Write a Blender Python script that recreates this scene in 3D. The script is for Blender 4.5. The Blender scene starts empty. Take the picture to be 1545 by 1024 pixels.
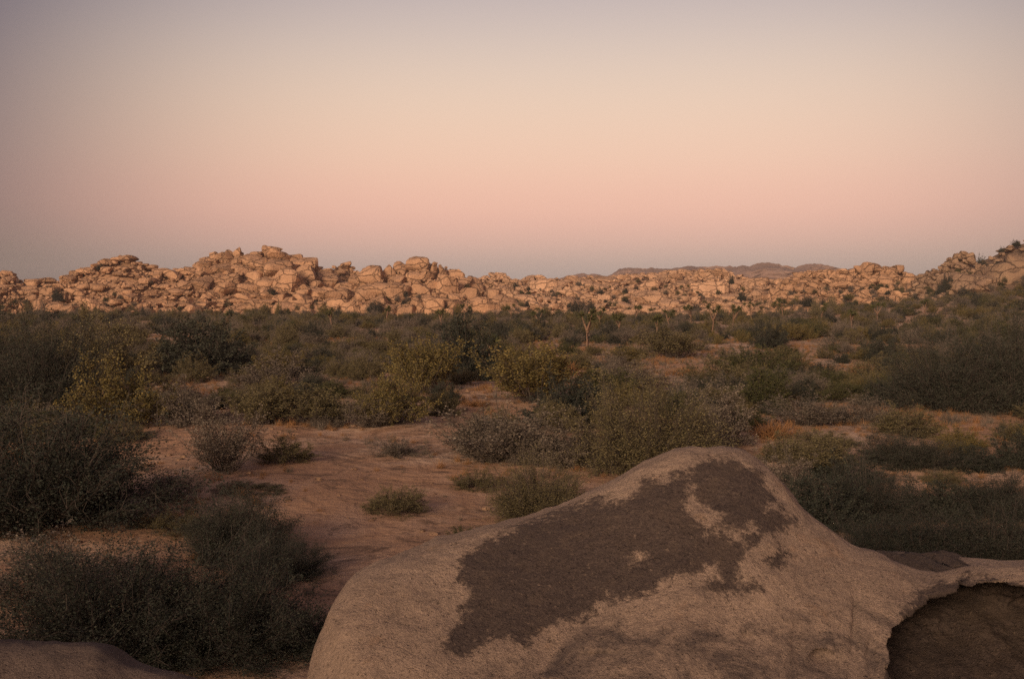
import bpy, math, random
import numpy as np
from mathutils import Vector, Matrix

random.seed(7)
rng = np.random.default_rng(7)
sc = bpy.context.scene
COL = sc.collection

# ------------------------------------------------------------------ camera
EYE = 4.0
PITCH = math.radians(2.17)
FPX = 1545 * 35.0 / 36.0
cam_d = bpy.data.cameras.new('camera')
cam_d.lens = 35.0
cam_d.sensor_width = 36.0
cam_d.clip_start = 0.1
cam_d.clip_end = 20000.0
cam = bpy.data.objects.new('camera', cam_d)
cam.location = (0, 0, EYE)
cam.rotation_euler = (math.radians(90) - PITCH, 0, 0)
COL.objects.link(cam)
sc.camera = cam


def srgb(r, g, b):
    def f(c):
        c /= 255.0
        return c / 12.92 if c <= 0.04045 else ((c + 0.055) / 1.055) ** 2.4
    return (f(r), f(g), f(b), 1.0)


# ------------------------------------------------------------------ dusk sky
SUN_EL = math.radians(15.5)
SUN_AZ = math.radians(205.0)          # compass-like, from +Y clockwise: behind the camera, a little left
world = bpy.data.worlds.new('World')
sc.world = world
world.use_nodes = True
nt = world.node_tree
nt.nodes.clear()
N, L = nt.nodes, nt.links
out = N.new('ShaderNodeOutputWorld')
tc = N.new('ShaderNodeTexCoord')
sep = N.new('ShaderNodeSeparateXYZ')
L.new(tc.outputs['Generated'], sep.inputs[0])
ramp = N.new('ShaderNodeValToRGB')
ramp.color_ramp.interpolation = 'B_SPLINE'
mz = N.new('ShaderNodeMath'); mz.operation = 'MULTIPLY'; mz.inputs[1].default_value = 2.0   # z 0..0.5 -> ramp 0..1
L.new(sep.outputs['Z'], mz.inputs[0])
L.new(mz.outputs[0], ramp.inputs[0])
stops = [  # (elevation in degrees, colour): the earth's shadow, the pink belt above it, pale peach, then greyer
    (0.0, (136, 128, 136)), (1.7, (158, 142, 142)), (3.3, (206, 156, 144)), (5.2, (232, 168, 146)),
    (8.0, (236, 188, 157)), (11.5, (230, 197, 168)), (15.0, (208, 186, 171)), (19.0, (174, 158, 160)), (29.0, (150, 144, 156))]
cr = ramp.color_ramp
while len(cr.elements) < len(stops):
    cr.elements.new(0.5)
for e, (el, c) in zip(cr.elements, stops):
    e.position = min(1.0, 2.0 * math.sin(math.radians(el)))
    e.color = srgb(*c)
# the brightest part of the sky faces the sun across the anti-solar arch and falls off to both sides
dot = N.new('ShaderNodeVectorMath'); dot.operation = 'DOT_PRODUCT'
aa = math.radians(4.0); ae = math.radians(6.5)
dot.inputs[1].default_value = (math.sin(aa) * math.cos(ae), math.cos(aa) * math.cos(ae), math.sin(ae))
L.new(tc.outputs['Generated'], dot.inputs[0])
fall = N.new('ShaderNodeMapRange')
fall.interpolation_type = 'SMOOTHSTEP'
fall.inputs['From Min'].default_value = math.cos(math.radians(37.5))
fall.inputs['From Max'].default_value = 1.0
L.new(dot.outputs['Value'], fall.inputs['Value'])
tint = N.new('ShaderNodeMix'); tint.data_type = 'RGBA'
L.new(fall.outputs[0], tint.inputs['Factor'])
tint.inputs['A'].default_value = (0.12, 0.085, 0.15, 1)
tint.inputs['B'].default_value = (1.03, 1.02, 1.0, 1)
mulc = N.new('ShaderNodeMix'); mulc.data_type = 'RGBA'; mulc.blend_type = 'MULTIPLY'
mulc.inputs['Factor'].default_value = 1.0
L.new(ramp.outputs[0], mulc.inputs['A'])
west = N.new('ShaderNodeMapRange')           # towards the set sun the sky is bright and warm again
west.interpolation_type = 'SMOOTHSTEP'
west.inputs['From Min'].default_value = 0.35
west.inputs['From Max'].default_value = -1.0
L.new(dot.outputs['Value'], west.inputs['Value'])
tint2 = N.new('ShaderNodeMix'); tint2.data_type = 'RGBA'
L.new(west.outputs[0], tint2.inputs['Factor'])
L.new(tint.outputs['Result'], tint2.inputs['A'])
tint2.inputs['B'].default_value = (1.9, 1.45, 1.15, 1)
L.new(tint2.outputs['Result'], mulc.inputs['B'])
bg1 = N.new('ShaderNodeBackground'); bg1.inputs['Strength'].default_value = 0.97
L.new(mulc.outputs['Result'], bg1.inputs['Color'])
sky = N.new('ShaderNodeTexSky'); sky.sky_type = 'NISHITA'
sky.sun_disc = False
sky.sun_elevation = SUN_EL
sky.sun_rotation = SUN_AZ
bg2 = N.new('ShaderNodeBackground'); bg2.inputs['Strength'].default_value = 0.02
L.new(sky.outputs[0], bg2.inputs['Color'])
addw = N.new('ShaderNodeAddShader')
L.new(bg1.outputs[0], addw.inputs[0]); L.new(bg2.outputs[0], addw.inputs[1])
L.new(addw.outputs[0], out.inputs['Surface'])

# ------------------------------------------------------------------ sun: last warm light, wide and soft
sun_d = bpy.data.lights.new('sun', 'SUN')
sun_d.energy = 3.8
sun_d.angle = math.radians(17)
sun_d.color = (1.0, 0.74, 0.52)
sun = bpy.data.objects.new('sun', sun_d)
sd = Vector((math.sin(SUN_AZ) * math.cos(SUN_EL), math.cos(SUN_AZ) * math.cos(SUN_EL), math.sin(SUN_EL)))
sun.rotation_euler = sd.to_track_quat('Z', 'Y').to_euler()
COL.objects.link(sun)

sc.view_settings.view_transform = 'Standard'
sc.view_settings.look = 'None'
sc.view_settings.exposure = 0.0
sc.view_settings.gamma = 1.0
sc.view_settings.use_curve_mapping = False
sc.render.engine = 'CYCLES'
sc.cycles.use_denoising = False          # a little grain suits the picture
sc.cycles.max_bounces = 4
sc.cycles.diffuse_bounces = 2
sc.cycles.transparent_max_bounces = 4
sc.cycles.volume_bounces = 0
sc.cycles.use_adaptive_sampling = False

# ================================================================== helpers
def ray(px, py):
    """direction of a picture point, scaled to forward depth 1"""
    u = (np.asarray(px, float) - 772.5) / FPX
    v = -(np.asarray(py, float) - 512.0) / FPX
    c, s = math.cos(PITCH), math.sin(PITCH)
    y = c + v * s
    z = -s + v * c
    return u / y, np.ones_like(u), z / y


def at(px, py, D):
    x, y, z = ray(px, py)
    D = np.asarray(D, float)
    return np.stack([x * D, y * D, EYE + z * D], -1)


def smooth(t):
    t = np.clip(t, 0, 1)
    return t * t * (3 - 2 * t)


def _hash(ix, iy, iz, seed):
    h = (ix * 374761393 + iy * 668265263 + iz * 2147483647 + seed * 1274126177) & 0xFFFFFFFF
    h = ((h ^ (h >> 13)) * 1274126177) & 0xFFFFFFFF
    h = ((h ^ (h >> 16)) * 2246822519) & 0xFFFFFFFF
    return ((h ^ (h >> 15)) & 0xFFFF) / 65535.0


def vnoise(p, seed=0):
    p = np.asarray(p, float)
    i = np.floor(p).astype(np.int64)
    f = p - i
    f = f * f * (3 - 2 * f)
    r = 0
    for dx in (0, 1):
        for dy in (0, 1):
            for dz in (0, 1):
                w = (f[..., 0] if dx else 1 - f[..., 0]) * (f[..., 1] if dy else 1 - f[..., 1]) * (f[..., 2] if dz else 1 - f[..., 2])
                r = r + w * _hash(i[..., 0] + dx, i[..., 1] + dy, i[..., 2] + dz, seed)
    return r * 2 - 1


def fbm(p, octaves=4, seed=0, gain=0.5):
    p = np.asarray(p, float)
    a, s, r = 1.0, 1.0, 0
    for k in range(octaves):
        r = r + a * vnoise(p * s, seed + k * 17)
        a *= gain
        s *= 2.03
    return r


def mesh_from(name, V, F, mats, smooth_shade=True, mat_idx=None):
    """V (n,3), F list/array of equal-length faces or list of arrays"""
    me = bpy.data.meshes.new(name)
    if not isinstance(F, list):
        F = [F]
    V = np.asarray(V, np.float32)
    loops = np.concatenate([np.asarray(f, np.int32).ravel() for f in F])
    sizes = np.concatenate([np.full(len(f), np.asarray(f).shape[1], np.int32) for f in F])
    me.vertices.add(len(V)); me.vertices.foreach_set('co', V.ravel())
    me.loops.add(len(loops)); me.loops.foreach_set('vertex_index', loops)
    me.polygons.add(len(sizes))
    me.polygons.foreach_set('loop_start', np.concatenate([[0], np.cumsum(sizes)[:-1]]).astype(np.int32))
    me.polygons.foreach_set('loop_total', sizes)
    me.polygons.foreach_set('use_smooth', np.full(len(sizes), smooth_shade, bool))
    for m in (mats if isinstance(mats, (list, tuple)) else [mats]):
        me.materials.append(m)
    if mat_idx is not None:
        me.polygons.foreach_set('material_index', np.asarray(mat_idx, np.int32))
    me.update(calc_edges=True)
    me.validate()
    return me


def obj(name, me, parent=None, **props):
    o = bpy.data.objects.new(name, me)
    COL.objects.link(o)
    if parent is not None:
        o.parent = parent
    for k, v in props.items():
        o[k] = v
    return o


def grid_faces(nu, nv, off=0):
    i = np.arange(nu - 1)[:, None] * nv + np.arange(nv - 1)[None, :]
    i = i.ravel() + off
    return np.stack([i, i + nv, i + nv + 1, i + 1], -1)


# ------------------------------------------------------------------ materials
def new_mat(name):
    m = bpy.data.materials.new(name)
    m.use_nodes = True
    t = m.node_tree
    b = t.nodes['Principled BSDF']
    b.inputs['Roughness'].default_value = 0.9
    b.inputs['Specular IOR Level'].default_value = 0.15
    return m, t, b


def nd(t, kind, **inp):
    n = t.nodes.new(kind)
    for k, v in inp.items():
        n.inputs[k.replace('_', ' ')].default_value = v
    return n


def mixc(t, fac, a, b, blend='MIX'):
    n = t.nodes.new('ShaderNodeMix'); n.data_type = 'RGBA'; n.blend_type = blend
    for key, val in (('Factor', fac), ('A', a), ('B', b)):
        if isinstance(val, (int, float)):
            n.inputs[key].default_value = val
        elif isinstance(val, tuple):
            n.inputs[key].default_value = val if len(val) == 4 else (*val, 1)
        else:
            t.links.new(val, n.inputs[key])
    return n.outputs['Result']


def remap(t, val, a, b, c=0.0, d=1.0, kind='SMOOTHSTEP'):
    n = t.nodes.new('ShaderNodeMapRange'); n.interpolation_type = kind
    n.inputs['From Min'].default_value = a; n.inputs['From Max'].default_value = b
    n.inputs['To Min'].default_value = c; n.inputs['To Max'].default_value = d
    t.links.new(val, n.inputs['Value'])
    return n.outputs[0]


def noise(t, co, scale, detail=4, rough=0.55, dist=0.0):
    n = nd(t, 'ShaderNodeTexNoise', Scale=scale, Detail=detail, Roughness=rough, Distortion=dist)
    t.links.new(co, n.inputs['Vector'])
    return n.outputs['Fac']


def math_(t, op, a, b):
    n = t.nodes.new('ShaderNodeMath'); n.operation = op
    for i, v in enumerate((a, b)):
        if isinstance(v, (int, float)):
            n.inputs[i].default_value = v
        else:
            t.links.new(v, n.inputs[i])
    return n.outputs[0]


def geo_pos(t):
    return t.nodes.new('ShaderNodeNewGeometry').outputs['Position']


def bump(t, b, h, strength, dist):
    n = nd(t, 'ShaderNodeBump', Strength=strength, Distance=dist)
    t.links.new(h, n.inputs['Height'])
    t.links.new(n.outputs['Normal'], b.inputs['Normal'])


def rock_mat(name, c1, c2, dark, scale=0.25):
    """far granite: two warm tones, dark varnish stains, a tone of its own for each block"""
    m, t, b = new_mat(name)
    p = geo_pos(t)
    base = mixc(t, remap(t, noise(t, p, scale, 6), 0.35, 0.65), c1, c2)
    oi = t.nodes.new('ShaderNodeObjectInfo').outputs['Random']
    isl = t.nodes.new('ShaderNodeNewGeometry').outputs['Random Per Island']
    f = math_(t, 'FRACT', math_(t, 'ADD', oi, isl), 0.0)
    val = remap(t, f, 0, 1, 0.80, 1.14, 'LINEAR')
    hsv = t.nodes.new('ShaderNodeHueSaturation')
    t.links.new(base, hsv.inputs['Color']); t.links.new(val, hsv.inputs['Value'])
    st = remap(t, noise(t, p, scale * 1.7, 5, 0.65, 0.6), 0.56, 0.68)
    colr = mixc(t, math_(t, 'MULTIPLY', st, 0.5), hsv.outputs['Color'], dark)
    mp = nd(t, 'ShaderNodeMapping'); mp.inputs['Scale'].default_value = (scale * 0.75, scale * 0.75, scale * 1.5)
    wob = nd(t, 'ShaderNodeTexNoise', Scale=scale * 2.2, Detail=4)
    t.links.new(p, wob.inputs['Vector'])
    pv = t.nodes.new('ShaderNodeVectorMath'); pv.operation = 'MULTIPLY_ADD'
    t.links.new(wob.outputs['Color'], pv.inputs[0]); pv.inputs[1].default_value = (2.2, 2.2, 1.2); t.links.new(p, pv.inputs[2])
    t.links.new(pv.outputs[0], mp.inputs['Vector'])
    vo = nd(t, 'ShaderNodeTexVoronoi', Scale=1.0); vo.feature = 'DISTANCE_TO_EDGE'
    t.links.new(mp.outputs[0], vo.inputs['Vector'])
    crack = remap(t, vo.outputs['Distance'], 0.0, 0.055)
    colr = mixc(t, math_(t, 'MULTIPLY', math_(t, 'SUBTRACT', 1.0, crack), 0.28), colr, dark)
    t.links.new(colr, b.inputs['Base Color'])
    bump(t, b, math_(t, 'ADD', noise(t, p, scale * 6, 8, 0.7), crack), 1.0, 0.7)
    return m


M_ridge = rock_mat('warm_granite', (0.49, 0.295, 0.175), (0.41, 0.245, 0.145), (0.15, 0.095, 0.065))
M_pale = rock_mat('pale_granite', (0.55, 0.345, 0.215), (0.47, 0.29, 0.18), (0.19, 0.125, 0.085), 0.3)
M_brown = rock_mat('brown_granite', (0.33, 0.22, 0.14), (0.27, 0.175, 0.115), (0.11, 0.075, 0.055), 0.22)
M_mesa = rock_mat('mesa_rock', (0.30, 0.20, 0.155), (0.25, 0.165, 0.13), (0.16, 0.11, 0.09), 0.02)


def ground_mat():
    m, t, b = new_mat('desert_sand')
    p = geo_pos(t)
    big = remap(t, noise(t, p, 0.09, 5, 0.6, 0.4), 0.38, 0.62)
    mid = remap(t, noise(t, p, 0.55, 6, 0.65, 0.5), 0.36, 0.66)
    fine = noise(t, p, 9.0, 8, 0.7)
    sand = mixc(t, mid, (0.36, 0.215, 0.130), (0.64, 0.46, 0.325))
    sand = mixc(t, big, sand, (0.43, 0.25, 0.145))
    litter = remap(t, noise(t, p, 0.8, 10, 0.78, 1.4), 0.49, 0.62)
    sand = mixc(t, math_(t, 'MULTIPLY', litter, 0.85), sand, (0.14, 0.088, 0.056))
    grains = remap(t, noise(t, p, 26.0, 4, 0.8), 0.3, 0.75, 0.70, 1.25, 'LINEAR')
    hsv = t.nodes.new('ShaderNodeHueSaturation')
    t.links.new(sand, hsv.inputs['Color']); t.links.new(grains, hsv.inputs['Value'])
    t.links.new(hsv.outputs[0], b.inputs['Base Color'])
    bump(t, b, math_(t, 'ADD', fine, math_(t, 'MULTIPLY', noise(t, p, 2.2, 6, 0.6), 3.0)), 0.8, 0.05)
    return m


def near_rock_mat(name, pale, pale2, stain_shade, lich_shade1, lich_shade2):
    """coarse-grained boulder; dark lichen and the painted shade of the hollow lie where the mesh's lichen attribute says"""
    m, t, b = new_mat(name)
    p = geo_pos(t)
    base = mixc(t, remap(t, noise(t, p, 1.6, 6, 0.6), 0.35, 0.65), pale, pale2)
    st = remap(t, noise(t, p, 2.6, 8, 0.74, 1.2), 0.42, 0.66)
    at_s = t.nodes.new('ShaderNodeAttribute'); at_s.attribute_name = 'stain_shade'
    base = mixc(t, math_(t, 'MULTIPLY', st, math_(t, 'ADD', math_(t, 'MULTIPLY', at_s.outputs['Fac'], 0.80), 0.18)), base, stain_shade)  # stains all over; stronger low down, where shade is painted in
    mot = remap(t, noise(t, p, 8.5, 8, 0.75, 0.5), 0.46, 0.64)
    base = mixc(t, math_(t, 'MULTIPLY', mot, 0.30), base, stain_shade)
    ora = remap(t, noise(t, p, 3.1, 5, 0.7, 0.3), 0.58, 0.72)
    base = mixc(t, math_(t, 'MULTIPLY', ora, 0.35), base, (0.36, 0.20, 0.10))
    sp = remap(t, noise(t, p, 85.0, 3, 0.8), 0.28, 0.74, 0.66, 1.30, 'LINEAR')
    hsv = t.nodes.new('ShaderNodeHueSaturation')
    t.links.new(base, hsv.inputs['Color']); t.links.new(sp, hsv.inputs['Value'])
    al = t.nodes.new('ShaderNodeAttribute'); al.attribute_name = 'lichen'  # lichen patches, plus the shade painted into the hollow
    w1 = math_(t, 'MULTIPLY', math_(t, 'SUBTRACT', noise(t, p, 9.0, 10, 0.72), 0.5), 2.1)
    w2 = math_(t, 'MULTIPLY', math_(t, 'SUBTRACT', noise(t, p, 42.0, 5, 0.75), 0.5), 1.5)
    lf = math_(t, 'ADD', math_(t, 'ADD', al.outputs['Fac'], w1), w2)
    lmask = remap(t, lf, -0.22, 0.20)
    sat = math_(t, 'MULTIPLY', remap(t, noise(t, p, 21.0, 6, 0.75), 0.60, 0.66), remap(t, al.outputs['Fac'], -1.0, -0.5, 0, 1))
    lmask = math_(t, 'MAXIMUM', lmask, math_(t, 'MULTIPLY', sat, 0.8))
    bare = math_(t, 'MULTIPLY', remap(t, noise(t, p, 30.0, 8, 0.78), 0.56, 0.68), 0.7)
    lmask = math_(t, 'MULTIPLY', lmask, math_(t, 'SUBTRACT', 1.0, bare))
    lc = mixc(t, remap(t, noise(t, p, 70.0, 5, 0.8), 0.40, 0.66), lich_shade1, lich_shade2)
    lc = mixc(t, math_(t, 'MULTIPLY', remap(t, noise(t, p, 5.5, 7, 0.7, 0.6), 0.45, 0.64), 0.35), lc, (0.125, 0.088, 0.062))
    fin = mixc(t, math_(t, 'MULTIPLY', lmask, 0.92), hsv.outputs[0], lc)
    t.links.new(fin, b.inputs['Base Color'])
    pit = remap(t, noise(t, p, 55.0, 3, 0.6), 0.25, 0.42)
    vo = nd(t, 'ShaderNodeTexVoronoi', Scale=130.0)
    t.links.new(p, vo.inputs['Vector'])
    cv = nd(t, 'ShaderNodeTexVoronoi', Scale=1.15); cv.feature = 'DISTANCE_TO_EDGE'
    cw = nd(t, 'ShaderNodeTexNoise', Scale=3.0, Detail=6)
    t.links.new(p, cw.inputs['Vector'])
    cm = t.nodes.new('ShaderNodeVectorMath'); cm.operation = 'MULTIPLY_ADD'
    t.links.new(cw.outputs['Color'], cm.inputs[0]); cm.inputs[1].default_value = (0.5, 0.5, 0.5); t.links.new(p, cm.inputs[2])
    t.links.new(cm.outputs[0], cv.inputs['Vector'])
    fis = remap(t, cv.outputs['Distance'], 0.0, 0.014)
    fis = math_(t, 'MAXIMUM', fis, remap(t, noise(t, p, 1.9, 3), 0.47, 0.55))
    h = math_(t, 'ADD', math_(t, 'MULTIPLY', fis, 0.07), math_(t, 'ADD', noise(t, p, 7.0, 12, 0.78), math_(t, 'MULTIPLY', pit, 0.35)))
    h = math_(t, 'ADD', h, math_(t, 'MULTIPLY', vo.outputs['Distance'], 0.10))
    h = math_(t, 'ADD', h, math_(t, 'MULTIPLY', lmask, 0.10))
    bump(t, b, h, 0.9, 0.045)
    return m


def leaf_mat(name, c1, c2, c3):
    """leaves: a tone for each plant, a spread between leaves"""
    m, t, b = new_mat(name)
    oi = t.nodes.new('ShaderNodeObjectInfo').outputs['Random']
    isl = t.nodes.new('ShaderNodeNewGeometry').outputs['Random Per Island']
    base = mixc(t, oi, c1, c2)
    base = mixc(t, remap(t, isl, 0.55, 1.0, 0, 0.8), base, c3)
    val = remap(t, math_(t, 'FRACT', math_(t, 'MULTIPLY', isl, 7.31), 0.0), 0, 1, 0.65, 1.28, 'LINEAR')
    hsv = t.nodes.new('ShaderNodeHueSaturation')
    t.links.new(base, hsv.inputs['Color']); t.links.new(val, hsv.inputs['Value'])
    t.links.new(hsv.outputs[0], b.inputs['Base Color'])
    return m


def plain_mat(name, c1, c2, scale):
    m, t, b = new_mat(name)
    p = geo_pos(t)
    t.links.new(mixc(t, noise(t, p, scale, 5), c1, c2), b.inputs['Base Color'])
    return m


M_sand = ground_mat()
M_stem = plain_mat('grey_twig', (0.060, 0.050, 0.042), (0.115, 0.092, 0.074), 4)
M_trunk = plain_mat('shaggy_trunk', (0.13, 0.08, 0.055), (0.22, 0.14, 0.09), 3)
LEAF = {
    'olive':  leaf_mat('olive_leaf', (0.100, 0.086, 0.044), (0.135, 0.112, 0.055), (0.18, 0.145, 0.07)),
    'grey':   leaf_mat('grey_leaf', (0.135, 0.112, 0.087), (0.175, 0.143, 0.108), (0.205, 0.165, 0.125)),
    'yellow': leaf_mat('yellow_leaf', (0.105, 0.088, 0.034), (0.135, 0.106, 0.038), (0.20, 0.145, 0.046)),
    'rust':   leaf_mat('rusty_grass', (0.26, 0.13, 0.055), (0.30, 0.165, 0.075), (0.36, 0.205, 0.095)),
    'dark':   leaf_mat('dark_leaf', (0.030, 0.035, 0.027), (0.044, 0.047, 0.034), (0.058, 0.057, 0.040)),
    'deep':   leaf_mat('deep_green_leaf', (0.022, 0.026, 0.020), (0.026, 0.030, 0.022), (0.036, 0.038, 0.028)),
    'green':  leaf_mat('green_leaf', (0.052, 0.056, 0.022), (0.070, 0.070, 0.028), (0.105, 0.092, 0.034)),
}

# ================================================================== terrain
def zt(x, y):
    x = np.asarray(x, float); y = np.asarray(y, float)
    r = np.hypot(x, y)
    a = x / np.maximum(y, 1.0)
    front = (y > 0)
    rise = 10.5 * smooth((a - 0.19) / 0.46) * smooth((y - 95) / 220.0) * front
    p = np.stack([x * 0.05, y * 0.05, np.zeros_like(x)], -1)
    und = 0.30 * vnoise(p, 3) + 0.12 * vnoise(p * 4.1, 5) * np.clip(r / 12, 0, 1)
    und = und + 0.035 * vnoise(p * 17.0, 9)
    return (und * np.clip(260.0 / np.maximum(r, 260.0), 0, 1)) + rise


ang = np.concatenate([np.radians(np.linspace(-48, 48, 520)), np.radians(np.linspace(48, 312, 160))[1:]])
rad = np.concatenate([[0.0], np.geomspace(1.5, 2450, 280)])
A, R_ = np.meshgrid(ang, rad, indexing='ij')
X, Y = np.sin(A) * R_, np.cos(A) * R_
Z = zt(X, Y)
V = np.stack([X, Y, Z], -1).reshape(-1, 3)
obj('ground', mesh_from('ground', V, grid_faces(len(ang), len(rad)), M_sand), kind='structure')


def ground_at(px, py):
    """where the sight line of a picture point meets the ground"""
    x, _, z = ray(px, py)
    D = 5.0
    lo, hi = 5.0, 700.0
    Ds = np.geomspace(5, 700, 1500)
    h = EYE + z * Ds - zt(x * Ds, Ds)
    k = np.argmax(h < 0)
    if h[k] >= 0:
        k = len(Ds) - 1
    D = Ds[k]
    return float(x * D), float(D), float(zt(np.array(x * D), np.array(D)))


# ================================================================== boulder shapes for the far ridges
def block(n, seed, k=5.0, cuts=9, rough=0.07):
    """rounded granite block: a sphered cube with chipped faces; returns V, F (quads) in about -1..1"""
    r = np.random.default_rng(seed)
    l = np.linspace(-1, 1, n + 1)
    U, W = np.meshgrid(l, l, indexing='ij')
    Vs, Fs, off = [], [], 0
    for ax in range(3):
        for s in (-1, 1):
            P = np.zeros((n + 1, n + 1, 3))
            P[..., ax] = s
            P[..., (ax + 1) % 3] = U
            P[..., (ax + 2) % 3] = W
            f = grid_faces(n + 1, n + 1, off)
            Fs.append(f if s > 0 else f[:, ::-1])
            Vs.append(P.reshape(-1, 3)); off += (n + 1) ** 2
    V = np.concatenate(Vs); F = np.concatenate(Fs)
    key = np.round(V * 1000).astype(int)
    _, first, inv = np.unique(key, axis=0, return_index=True, return_inverse=True)
    inv = inv.ravel()
    V = V[first]; F = inv[F]
    V = V / (np.sum(np.abs(V) ** k, 1) ** (1 / k))[:, None]
    for _ in range(cuts):
        d = r.normal(size=3); d /= np.linalg.norm(d)
        lim = r.uniform(0.55, 0.92)
        h = V @ d - lim
        V = V - np.where(h > 0, h, 0)[:, None] * d * 0.9
    V = V * (1 + rough * fbm(V * 1.7 + seed * 3.1, 3, seed))[:, None]
    return V, F


BLOCKS_HI = [block(5, 100 + i, k=random.choice([4.0, 7.0, 12.0])) for i in range(16)]
BLOCKS_LO = [block(2, 200 + i, k=4.0, cuts=3, rough=0.10) for i in range(10)]


def euler_mat(rx, ry, rz):
    return np.array(Matrix.Rotation(rz, 3, 'Z') @ Matrix.Rotation(ry, 3, 'Y') @ Matrix.Rotation(rx, 3, 'X'))


class Ridge:
    """a hill of rock: a rough core under a pile of blocks; the largest blocks are parts, the rubble is stuff"""

    def __init__(self, name, sky_pts, Db, Dc, mat, label, category, n_big, n_small, wmax, wmin, aspect=0.62, tilt=0.12,
                 power=1.8, gap=0.72, big=(), gprof=0.85, lower=0.6, smallw=(2.2, 5.0), base_off=0.8, bed=0.0, tail=25.0):
        sp = np.array(sky_pts, float)
        self.sp, self.Db, self.Dc = sp, Db, Dc
        self.gprof, self.base_off = gprof, base_off
        x0, x1 = sp[0, 0], sp[-1, 0]
        nu, nv = int((x1 - x0) / 2.2) + 2, 34
        us = np.linspace(x0, x1, nu)
        core = []
        for v in np.linspace(0, 1, nv):
            core.append(self.surf(us, v, lower))
        # back side falls away to the ground
        top = core[-1]
        for s in np.linspace(0, 1, 9)[1:]:
            q = top.copy()
            q[:, 1] += tail * s
            q[:, 0] *= 1 + tail * s / Dc
            zg = zt(q[:, 0], q[:, 1]) - 1.0
            q[:, 2] = top[:, 2] + (zg - top[:, 2]) * s ** 1.3
            core.append(q)
        G = np.stack(core, 1)
        G[..., 1] += 1.6; G[..., 2] -= 0.5
        nrm = fbm(G * 0.22, 4, 11) * 0.9
        G[..., 1] -= nrm * 0.8
        G[..., 2] += fbm(G * 0.3 + 50, 3, 5) * 0.4 * np.linspace(0, 1, G.shape[1])[None, :]
        self.root = obj(name, mesh_from(name, G.reshape(-1, 3), grid_faces(nu, G.shape[1]), mat), kind='structure')
        self.root['label'] = label
        self.root['category'] = category
        meshes = [mesh_from('boulder', V, F, mat, i % 3 == 0) for i, (V, F) in enumerate(BLOCKS_HI)]
        # throw the blocks, largest first
        placed = []
        ar = np.zeros((0, 4))

        def ok(px, py, w, h):
            if len(placed) == 0:
                return True
            a = np.array(placed)
            d = ((a[:, 0] - px) / (a[:, 2] + w)) ** 2 + ((a[:, 1] - py) / (a[:, 3] + h)) ** 2
            return d.min() > (gap * 0.5) ** 2 * 1.0

        for (px, py, w, h) in big:
            placed.append((px, py, w, h))
        tries = 0
        while len(placed) < n_big and tries < n_big * 60:
            tries += 1
            q = len(placed) / n_big
            w = wmin + (wmax - wmin) * max(0.0, (1 - q)) ** power * random.uniform(0.7, 1.0)
            w *= random.uniform(0.85, 1.15)
            h = w * aspect * random.uniform(0.65, 1.45)
            px = random.uniform(x0, x1)
            pb, pc = self.base_py(px), self.sky(px)
            lo, hi = pc + h * 0.34, pb - 1
            if hi <= lo:
                continue
            py = random.uniform(lo, hi)
            if bed and py < hi - 4:
                py = min(hi, max(lo, round(py / bed) * bed + random.gauss(0, 1.0)))
            if random.random() < 0.22:
                py = lo + random.uniform(0, 2)
            if ok(px, py, w, h):
                placed.append((px, py, w, h))
        self.placed = placed
        for (px, py, w, h) in placed:
            c = self.point(px, py)
            k = c[1] / FPX
            o = obj('boulder', random.choice(meshes), self.root)
            o.location = (c[0], c[1] + w * k * 0.12, c[2])
            o.scale = (w * k * 0.54, w * k * random.uniform(0.45, 0.65), h * k * 0.54)
            o.rotation_euler = (random.gauss(0, tilt), random.gauss(0, tilt), random.gauss(0, 0.5))
        Vs, Fs, off = [], [], 0
        for i in range(n_small):
            px = random.uniform(x0, x1)
            pb, pc = self.base_py(px), self.sky(px)
            w = random.uniform(*smallw) * random.choice([1, 1, 1, 1.5])
            h = w * random.uniform(0.5, 0.95)
            t = random.random()
            py = pc + h * 0.3 + (pb - pc) * t
            if py > pb + 1:
                continue
            c = self.point(px, min(py, pb))
            k = c[1] / FPX
            V0, F0 = BLOCKS_LO[i % len(BLOCKS_LO)]
            Mx = euler_mat(random.gauss(0, 0.25), random.gauss(0, 0.25), random.uniform(0, 6.28))
            V1 = (V0 * np.array([w, w * 0.9, h]) * k * 0.58) @ Mx.T + c
            Vs.append(V1); Fs.append(F0 + off); off += len(V0)
        if Vs:
            obj('rubble', mesh_from('rubble', np.concatenate(Vs), np.concatenate(Fs), mat, False), self.root, kind='stuff')

    def sky(self, px):
        return np.interp(px, self.sp[:, 0], self.sp[:, 1])

    def surf(self, px, v, lower=0.0):
        px = np.asarray(px, float)
        c = at(px, self.sky(px), np.full_like(px, self.Dc))
        x, _, _ = ray(px, np.full_like(px, 455.0))
        b = np.stack([x * self.Db, np.full_like(px, self.Db), np.zeros_like(px)], -1)
        b[..., 2] = zt(b[..., 0], b[..., 1]) - self.base_off
        y = b[..., 1] + (c[..., 1] - b[..., 1]) * v
        z = b[..., 2] + (c[..., 2] - lower - b[..., 2]) * v ** self.gprof
        return np.stack([x * y, y, z], -1)

    def base_py(self, px):
        p = self.surf(np.array([px]), 0.02)[0]
        return self.proj(p)[1]

    def proj(self, p):
        dz, dy = p[2] - EYE, p[1]
        c, s = math.cos(PITCH), math.sin(PITCH)
        f = dy * c - dz * s
        u = dy * s + dz * c
        return 772.5 + FPX * p[0] / f, 512 - FPX * u / f

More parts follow.
